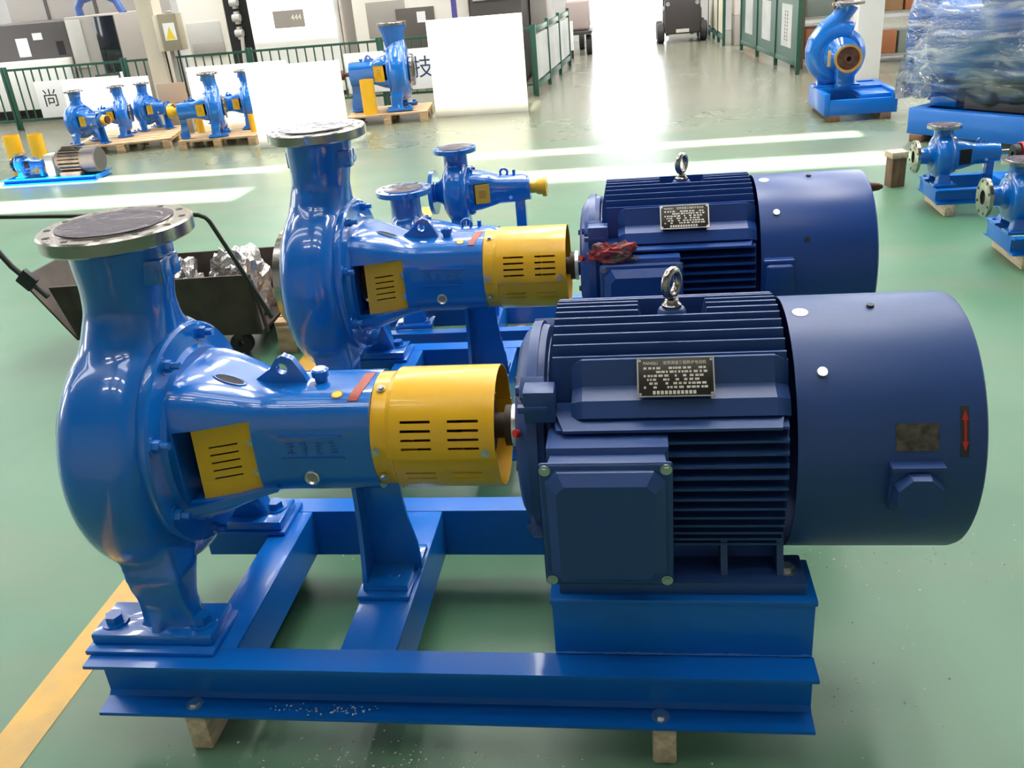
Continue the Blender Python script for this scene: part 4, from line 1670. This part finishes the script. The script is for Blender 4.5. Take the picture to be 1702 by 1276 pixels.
for (x, y, z, sx, sy, sz, lab) in ((-.84, 2.30, .136, .15, .15, .30, 'film-wrapped shiny castings heaped at the right of the trolley tray'), (-1.16, 2.28, .136, .15, .13, .25, 'film-wrapped shiny castings heaped at the left of the trolley tray')):
    b = B()
    crumple(b, (0, 0, 0), sx*.8, sy*.75, sz*.75, 20+k, amp=.45, sq=2.6)
    o = tag(b.obj('wrapped_parts', foil, smooth=20), lab, 'parts', 'wrapped castings')
    o.location = (x, y, z)
    k += 1
pallet('weathered pallet beside the trolley, partly hidden by the second pump', -.40, 2.38, .46, .56, .16, R(4))
b = B()
crumple(b, (0, 0, 0), .10, .14, .20, 31, amp=.45, sq=2.6)
o = tag(b.obj('wrapped_parts', foil, smooth=20), 'tall film-wrapped shiny castings on the weathered pallet behind the trolley', 'parts', 'wrapped castings')
o.location = (-.50, 2.45, .1605)

# ------------------------------------------------------------------ fence along the machine bays
FY = 10.85
def fence_panel(label, x0, x1):
    t = thing('picket_fence', label, 'fence', (x0, FY, 0), 0, 1, 'green picket fence panels')
    L = x1-x0
    for x in (0.02, L-.02):
        b = B(); b.box(x-.02, x+.02, -.02, .02, 0, .88, .003); b.obj('post', green, t)
    for z in (.12, .82):
        b = B(); b.box(.0402, L-.0402, -.015, .015, z, z+.03); b.obj('rail', green, t)
    n = int((L-.08)/.125)
    pk = None
    for i in range(1, n):
        x = .04+(L-.08)*i/n
        if pk is None:
            b = B(); b.box(-.008, .008, -.008, .008, .1502, .8198)
            o = b.obj('picket', green, t); pk = o.data
        else:
            o = link('picket', pk, None, t)
        o.location = (x, 0, 0)
    return t
fx = [-9.6, -7.75, -5.9, -4.05, -2.2, -.12]
fl_ = ['green picket fence panel at the left edge, in front of the dark machine', 'green picket fence panel left of the column, behind the lettered board', 'green picket fence panel right of the column and control box', 'green picket fence panel in front of the tall white machine with dark sign', 'green picket fence panel behind the funnel-necked pump']
for i in range(5):
    fence_panel(fl_[i], fx[i], fx[i+1]-.01)

def board(name, label, x0, x1, y, z0, z1, m_, cat='board', th=.018, lean=0, group='white boards'):
    b = B()
    b.box(x0, x1, -th/2, th/2, 0, z1-z0, .002)
    o = tag(b.obj(name, m_), label, cat, group)
    o.location = (0, y, z0)
    o.rotation_euler = (R(lean), 0, 0)
    return o
board('display_board', 'big blank white board standing on the floor left of the aisle', -1.24, -.10, 9.42, 0, 1.11, whiteb)
for x, nm in ((-1.05, 'left'), (-.28, 'right')):
    b = B()
    b.prism([(.0095, 0), (.30, 0), (.30, .02), (.03, .45), (.0095, .45)], 'x', x-.015, x+.015)
    o = tag(b.obj('board_stay', wood2), 'timber stay behind the %s half of the big white board' % nm, 'stay', 'board stays')
    o.location = (0, 9.42, 0)
board('display_board', 'white board with plywood sheet, standing behind the second pump flange', -2.98, -1.93, 8.02, 0, .86, whiteb)
board('plywood_sheet', 'small cream plywood sheet leaning on the white board behind the second pump', -2.28, -1.92, 7.995, .0, .86, ply, 'sheet', .012, 0, 'plywood')
board('display_board', 'white board behind the three pumps on the far left pallet', -6.14, -4.95, 9.62, 0, .72, whiteb)
board('display_board', 'white board right behind the two pumps on the middle pallet', -4.28, -3.0, 9.34, 0, .80, whiteb)
board('cardboard_sheet', 'tan cardboard sheet standing between far left pumps and column', -4.83, -4.45, 9.55, 0, .62, mat('cardboard', (.50, .36, .24), .75), 'sheet', .012, 0, 'cardboard')
# lettered signs hung on the fence
t = thing('lettered_sign', 'white sign with one dark character on the fence at left', 'sign', (-6.65, FY-.05, .16))
b = B(); b.box(-.66, .64, -.012, .012, 0, .50, .002); b.obj('sign_panel', paper, t)
text_mesh('lettering', '尚', .26, frame_mtx((-.46, -.0135, .25), (1, 0, 0), (0, 0, 1)), ink_p, t, .0008)
t = thing('lettered_sign', 'white sign with a dark blue character on the fence beside the big white board', 'sign', (-2.08, FY-.05, .19))
b = B(); b.box(-.63, .63, -.012, .012, 0, .52, .002); b.obj('sign_panel', paper, t)
text_mesh('lettering', '技', .30, frame_mtx((.44, -.0135, .26), (1, 0, 0), (0, 0, 1)), ink, t, .0008)

# column with control box and conduits
b = B(); b.box(-5.23, -5.00, 10.25, 10.50, 0, HH-.001, .01)
struct(tag(b.obj('trim_2', cream), 'cream square column between the machine bays', 'column'))
t = thing('control_box', 'khaki control box with yellow warning triangle on the column', 'control box', (-4.80, 10.235, .96))
b = B(); b.box(-.12, .14, -.08, .09, 0, .45, .006); b.obj('box_body', olive, t)
b = B(); b.box(-.20, -.121, -.05, .09, 0, .44, .004); b.obj('mounting_rail', cream, t)
b = B(); b.box(-.065, .095, -.0815, -.0805, .13, .34); b.obj('warning_label', paper, t)
b = B(); b.poly([(-.05, -.0825, .14), (.08, -.0825, .14), (.015, -.0825, .30)], [(0, 1, 2)]); b.obj('warning_triangle', sticker_y, t, 0)
b = B(); b.lathe([(.45, .045), (.475, .045), (.485, .03), (.485, .001)], (.02, 0, 0), ax='z', n=16); b.obj('lamp_cap', grey_p, t)
for i, x in enumerate((-4.96, -4.87, -4.78)):
    b = B(); b.tube([(x, 10.26, .955), (x, 10.27, .5), (x+.02, 10.27, .02), (x+.06, 10.29, .012)], .028 if i == 1 else .012, 12)
    tag(b.obj('conduit', (grey_p if i == 1 else black)), ('thick grey conduit running down below the control box', 'thin black cable')[0] if i == 1 else 'thin black cable down the %s side of the grey conduit' % ('left' if i == 0 else 'right'), 'conduit', 'cables below control box')

# ------------------------------------------------------------------ machines behind the fence
def machine(name, label, x0, x1, y0, y1, h_, m_, group='machine tools behind the fence'):
    t = thing(name, label, 'machine', ((x0+x1)/2, y0, 0), 0, 1, group)
    b = B(); b.box((x0-x1)/2, (x1-x0)/2, 0, y1-y0, .06, h_, .015); b.obj('housing', m_, t)
    b = B(); b.box((x0-x1)/2+.04, (x1-x0)/2-.04, .04, y1-y0-.04, 0, .0598); b.obj('plinth', mgrey, t)
    return t
def panel(t, nm, x0, x1, z0, z1, m_, d=.02, y=0, bev=.006):
    b = B(); b.box(x0-t.location.x, x1-t.location.x, y-d, y-.0005, z0, z1, bev if d > .012 else 0)
    return b.obj(nm, m_, t)
t = machine('machining_centre', 'dark grey machine with white labels at the upper left edge', -9.4, -7.40, 12.1, 14, 1.40, mgrey)
panel(t, 'paper_label', -8.28, -8.08, .93, 1.20, paper, .004)
panel(t, 'paper_label', -7.98, -7.82, 1.16, 1.26, paper, .004)
panel(t, 'door_gap', -7.62, -7.50, .92, 1.12, dark, .004)
panel(t, 'white_apron', -9.4, -7.41, .18, .88, white, .35)
t = machine('machine_cabinet', 'tall beige cabinet rising behind the dark grey machine at upper left', -9.6, -6.9, 14.1, 14.7, 2.4, greige)
for x in (-8.9, -8.0):
    panel(t, 'cabinet_joint', x, x+.06, .3, 2.3, mgrey, .01)
t = machine('lathe', 'greige lathe with black glass door left of the column', -7.34, -6.52, 12.0, 13.1, 1.44, greige)
panel(t, 'glass_door', -6.86, -6.53, .62, 1.42, glassd, .03)
panel(t, 'side_door', -7.31, -7.08, .72, 1.40, lgrey, .025)
panel(t, 'lower_cover', -7.05, -6.55, .1, .60, mat('dark_teal_grey', (.05, .07, .065), .5), .03)
panel(t, 'document_holder', -6.62, -6.52, .44, .62, paper, .06)
b = B()
b.tube([(-.35, .4, 1.42), (-.36, .4, 1.56), (-.28, .4, 1.66), (-.10, .4, 1.70), (.12, .4, 1.70), (.28, .4, 1.62), (.36, .4, 1.43)], .06, 14)
b.obj('blue_hose', mat('hose_blue', (.06, .12, .36), .4), t)
t = thing('notice_board', 'white notice board with teal picture behind the column', 'notice board', (-6.05, 14.35, 0))
b = B(); b.box(-.55, .45, 0, .03, .3, 2.3, .004); b.obj('panel', paper, t)
b = B(); b.box(-.52, .40, -.004, -.0005, 1.0, 1.28); b.obj('teal_picture', teal, t)
rnd = random.Random(2)
for k in range(9):
    b = B(); b.box(-.5+.1*k, -.45+.1*k, -.003, -.0005, 1.38+.05*(k % 3), 1.40+.05*(k % 3)); b.obj('printed_mark', grey_p, t)
for x in (-.5, .4):
    b = B(); b.box(x-.02, x+.02, .0302, .06, 0, 2.3); b.obj('stand_post', greige, t)
t = machine('machining_centre', 'cream machine with grey window beside the control box', -5.78, -5.04, 12.6, 14.1, 2.2, mat('cream_white', (.84, .79, .72), .45))
panel(t, 'window_panel', -5.70, -5.14, .72, 1.20, lgrey, .03, bev=.012)
panel(t, 'lower_window', -5.66, -5.14, .70, .90, greige, .034)
t = machine('machining_centre', 'tall white machine with a dark sign plate, centre left', -4.58, -3.24, 12.4, 14.2, 2.3, white)
pz = panel(t, 'sign_plate', -4.20, -3.72, 1.04, 1.27, mat('sign_grey', (.10, .095, .09), .4), .012)
text_mesh('lettering', '444', .11, frame_mtx((-3.92-t.location.x+.08, -.0135, 1.16), (1, 0, 0), (0, 0, 1)), grey_p, t, .0006)
t = thing('pipe_rack', 'dark gap with pale valves and pipes between two white machines', 'pipework', (-4.83, 12.40, 0))
b = B(); b.box(-.20, .235, .2, .25, 0, 2.2); b.obj('gap_shade_plate', black, t)  # black sheet added to stand in for the shade between the machines
for z in (1.0, 1.22, 1.44):
    b = B(); b.cyl((-.06, .12, z), (.06, .12, z), .055, n=14); b.box(-.03, .03, .1, .19, z-.09, z+.09, .006); b.obj('valve', lgrey, t)
b = B(); b.tube([(.0, .12, .0), (.0, .12, .6), (.03, .12, .95)], .03, 12); b.obj('pipe', lgrey, t)
t = machine('electrical_cabinet', 'narrow grey cabinet right of the tall white machine', -3.22, -2.98, 12.6, 14.0, 2.2, greige)
t = machine('machining_centre', 'cream machine with dark control panel behind the funnel-necked pump', -2.96, -1.20, 12.4, 14.2, 2.2, mat('cream_white', (.84, .79, .72), .45))
panel(t, 'grey_door', -2.75, -2.15, .78, 1.28, greige, .02)
panel(t, 'control_panel', -2.30, -1.72, .55, 1.16, mat('panel_dark', (.11, .095, .085), .45), .05)
panel(t, 'panel_label', -1.98, -1.85, .95, 1.10, paper, .004, -.0505)
panel(t, 'violet_strip', -1.46, -1.38, .95, 2.1, purple, .006)
t = machine('machine_cabinet', 'dark grey machine behind the big white board next to the aisle', -1.15, -.40, 12.2, 14.0, 2.2, mgrey)
panel(t, 'pale_trim', -1.1, -.45, 1.18, 1.32, lgrey, .02)
t = machine('electrical_cabinet', 'beige cabinet at the corner of the aisle behind the green barrier', -.38, -.12, 13.2, 14.2, 2.0, greige)

# ------------------------------------------------------------------ barriers along the aisle
def barrier(label, p0, p1, n, h_, posterm, group, solid=False):
    p0, p1 = Vector((*p0, 0)), Vector((*p1, 0))
    d = p1-p0
    L = d.length
    t = thing('green_barrier', label, 'barrier', p0, math.atan2(d.y, d.x), 1, group)
    for i in range(n+1):
        x = L*i/n
        b = B(); b.box(x-.025, x+.025, -.025, .025, 0, h_+.04, .004); b.obj('post', green, t)
    for i in range(n):
        x0, x1 = L*i/n+.0255, L*(i+1)/n-.0255
        for z0, z1 in ((.10, .17), (h_-.07, h_)):
            b = B(); b.box(x0, x1, -.018, .018, z0, z1, .003); b.obj('rail', green, t)
        q = .30 if solid else .03
        if solid:
            b = B(); b.box(x0, x1, -.010, .010, .1705, h_-.0705); b.obj('panel', green, t)
        b = B(); b.box(x0+q, x1-q, -.013, .013, .20 if not solid else .30, h_-.10 if not solid else h_-.24); b.obj('poster', posterm, t)
    return t
poster_m = mat('poster_grey', (.55, .55, .53), .5, col2=(.42, .45, .43), vscale=3)
barrier('green framed barrier with pale posters on the left side of the aisle', (-.10, 10.69), (.14, 14.1), 3, .86, poster_m, 'aisle barriers')
tr = barrier('solid green barrier with three grey posters on the right side of the aisle', (3.31, 11.04), (2.99, 14.64), 3, 1.08, poster_m, 'aisle barriers', True)
b = B()
rnd = random.Random(6)
for col_ in (.56, .68):
    for q in range(9):
        zz = .38+.045*q
        b.box(col_-.03*rnd.uniform(.4, 1), col_+.03*rnd.uniform(.4, 1), .0132, .0145, zz, zz+.014)
    b.box(col_-.004, col_+.004, .0132, .0145, .38, .76)
b.obj('printed_strokes', ink_p, tr, 0)
barrier('thin dark barrier with cream panels far down the right side of the aisle', (2.78, 15.5), (2.72, 17.9), 3, .9, mat('cream_poster', (.75, .68, .52), .6), 'aisle barriers')

# ------------------------------------------------------------------ vehicles by the far door
t = thing('forklift', 'dark forklift truck parked at the far doorway, right side', 'forklift', (2.13, 16.9, 0))
b = B(); b.box(-.36, .36, -.1, .9, .18, .62, .05, 3); b.obj('body', truckm, t)
b = B(); b.box(-.33, .33, -.22, -.1002, .16, .80, .04, 3); b.obj('counterweight', truckm, t)
for sx in (-1, 1):
    for y in (0.05, .75):
        b = B(); b.lathe([(-.07, .05), (-.07, .16), (-.05, .18), (.05, .18), (.07, .16), (.07, .05)], (sx*.40, y, .18), closed=True, n=28); b.obj('wheel', tyre, t)
    b = B(); b.tube([(sx*.31, -.08, .6), (sx*.30, .0, 1.5), (sx*.30, .7, 1.5), (sx*.31, .85, .6)], .025, 8); b.obj('guard_frame', truckm, t)
    b = B(); b.box(sx*.24-.03, sx*.24+.03, .92, .98, .05, 1.6); b.obj('mast_rail', truckm, t)
    b = B(); b.cyl((sx*.27, -.20, .70), (sx*.27, -.235, .70), .04, n=14); b.obj('rear_lamp', chrome, t)
b = B(); b.box(-.30, .30, .0, .70, 1.52, 1.55); b.obj('roof', truckm, t)
b = B(); b.box(-.17, .17, .2, .55, .6202, .95, .05, 3); b.obj('seat', black, t)
b = B(); b.box(-.12, .12, -.235, -.2202, .19, .25); b.obj('number_plate', lgrey, t)
t = thing('cargo_tricycle', 'dark cargo tricycle standing at the left of the far doorway', 'tricycle', (.20, 16.2, 0))
for x, y in ((-.17, -.3), (.20, -.3), (.02, .75)):
    b = B(); b.lathe([(-.05, .05), (-.05, .17), (.05, .17), (.05, .05)], (x, y, .17), closed=True, n=28); b.obj('wheel', tyre, t)
b = B(); b.box(-.24, .26, -.55, .30, .36, .42, .01); b.obj('load_bed', truckm, t)
b = B(); b.box(-.20, .22, -.45, .25, .4202, .95, .06, 3); b.obj('load', mat('pinkish_load', (.42, .34, .32), .7), t)
b = B(); b.tube([(.02, .75, .17), (.02, .70, .75), (.02, .62, .95)], .025, 8); b.tube([(-.25, .55, 1.0), (.02, .62, .95), (.28, .55, 1.0)], .015, 8); b.obj('handlebar', truckm, t)
b = B(); b.tube([(.02, .72, .40), (.02, .28, .38)], .03, 8); b.obj('frame', truckm, t)
t = thing('bollard', 'white and dark post standing beside the cargo tricycle', 'post', (.12, 15.3, 0))
b = B(); b.cyl((0, 0, 0), (0, 0, .14), .022, n=14); b.obj('foot', black, t)
b = B(); b.cyl((0, 0, .1402), (0, 0, .62), .028, n=14); b.obj('shaft', paper, t)

# ------------------------------------------------------------------ racks at the right of the aisle
b = B(); b.box(3.83, 4.12, 10.1, 10.4, 0, HH-.001, .008)
struct(tag(b.obj('trim_3', white), 'white square column behind the rusty-hub pump', 'column'))
t = thing('storage_rack', 'tall storage rack full of brown cartons behind the rusty-hub pump', 'rack', (3.45, 11.6, 0))
for x in (0, .9, 1.8, 2.7):
    for y in (0, .7):
        b = B(); b.box(x-.025, x+.025, y-.025, y+.025, 0, 2.2); b.obj('rack_post', mat('rack_brown', (.10, .085, .05), .5), t)
for z in (.08, .62, 1.16, 1.70):
    b = B(); b.box(-.02, 2.72, .0255, .6745, z, z+.03); b.obj('shelf', grey_p, t)
rnd = random.Random(8)
n_c = 0
cm = [brown, orange, mat('carton_pale', (.5, .4, .28), .7), mat('bin_greygreen', (.2, .23, .2), .6)]
words = {brown.name: 'brown carton', orange.name: 'orange bin', 'carton_pale': 'pale carton', 'bin_greygreen': 'grey-green bin'}
names_ = {brown.name: 'carton', orange.name: 'storage_bin', 'carton_pale': 'carton', 'bin_greygreen': 'storage_bin'}
for zi, z in enumerate((.11, .65, 1.19)):
    x = .06
    nth = 0
    while x < 2.5:
        w_ = rnd.uniform(.22, .36)
        if any(abs(x+w_/2-q) < w_/2+.03 for q in (0, .9, 1.8, 2.7)):
            x += .07
            continue
        h_ = rnd.uniform(.2, .4)
        m_ = rnd.choice(cm)
        b = B(); b.box(0, w_, .0, .5, 0, h_, .01); b.box(w_*.4, w_*.6, -.004, .0, h_*.3, h_*.6)
        nth += 1
        o = tag(b.obj(names_[m_.name], m_), '%s, %s from the left on the %s shelf of the rack' % (words[m_.name], ('first', 'second', 'third', 'fourth', 'fifth', 'sixth', 'seventh', 'eighth', 'ninth')[nth-1], ('lowest', 'second', 'third')[zi]), 'box', '%ss on %s rack shelf' % (words[m_.name], ('lowest', 'second', 'third')[zi]))
        o.location = (3.45+x, 11.68, z+.0002)
        x += w_+.03
t = thing('parts_cabinet', 'pale cabinet with orange crate seen through the gap right of the aisle', 'cabinet', (3.05, 15.4, 0))
b = B(); b.box(-.1, .5, 0, .5, .5, 1.6, .01); b.obj('cabinet_body', mat('pinkish_white', (.72, .66, .62), .5), t)
b = B(); b.box(-.1, .5, 0, .5, 0, .4998, .01); b.obj('cabinet_base', greige, t)
b = B(); b.box(0, .4, -.03, -.0005, .15, .32, .005); b.obj('orange_crate', orange, t)

# ------------------------------------------------------------------ scraps on the floor
b = B()
rnd = random.Random(12)
def chips(cx, cy, sx, sy, n, z=0):
    for _ in range(n):
        x, y = rnd.gauss(cx, sx), rnd.gauss(cy, sy)
        if abs(x-.078) < .04 and y > -.37 or abs(x-1.172) < .04 and y > -.37 and z == 0 or y > .8 and (abs(x-.161) < .04 or abs(x-1.255) < .04):
            continue
        s_ = rnd.uniform(.0016, .0046)
        a = rnd.uniform(0, PI)
        pts = [(x+s_*math.cos(a+q)*rnd.uniform(.6, 1.3), y+s_*math.sin(a+q)*rnd.uniform(.6, 1.3), z+.0004) for q in (0, 2.1, 4.2)]
        top = (x, y, z+.0004+s_*.7)
        v = [b.bm.verts.new(p) for p in pts+[top]]
        for f in ((0, 1, 3), (1, 2, 3), (2, 0, 3)):
            b.bm.faces.new([v[i] for i in f])
chips(.55, -.40, .22, .05, 220)
chips(.25, .48, .08, .04, 60)
chips(1.75, .45, .25, .12, 110)
chips(1.62, -.1, .2, .12, 50)
chips(.75, .9, .5, .3, 40)
o = b.obj('wood_chips', mat('chip_white', (.8, .76, .66), .7), smooth=0, kind='stuff')
tag(o, 'pale wood chips and dust scattered on the floor around the nearest base', 'wood chips')
b = B()
rnd = random.Random(13)
chips(.42, -.33, .07, .008, 60, ZB+.011)
o = b.obj('wood_chips', mat('chip_white', (.8, .76, .66), .7), smooth=0, kind='stuff')
tag(o, 'pale wood chips lying on the lower flange of the front rail', 'wood chips')
for (x, y, s_, lab) in ((2.38, 4.02, .05, 'larger crumpled light blue scrap on the floor right of the second motor'), (2.52, 4.15, .028, 'smaller blue scrap on the floor right of the second motor')):
    b = B(); crumple(b, (0, 0, 0), s_, s_*.8, s_*.6, int(x*100), amp=.5)
    o = tag(b.obj('plastic_scrap', bluebag, smooth=20), lab, 'scrap', 'blue plastic scraps')
    o.location = (x, y, 0)
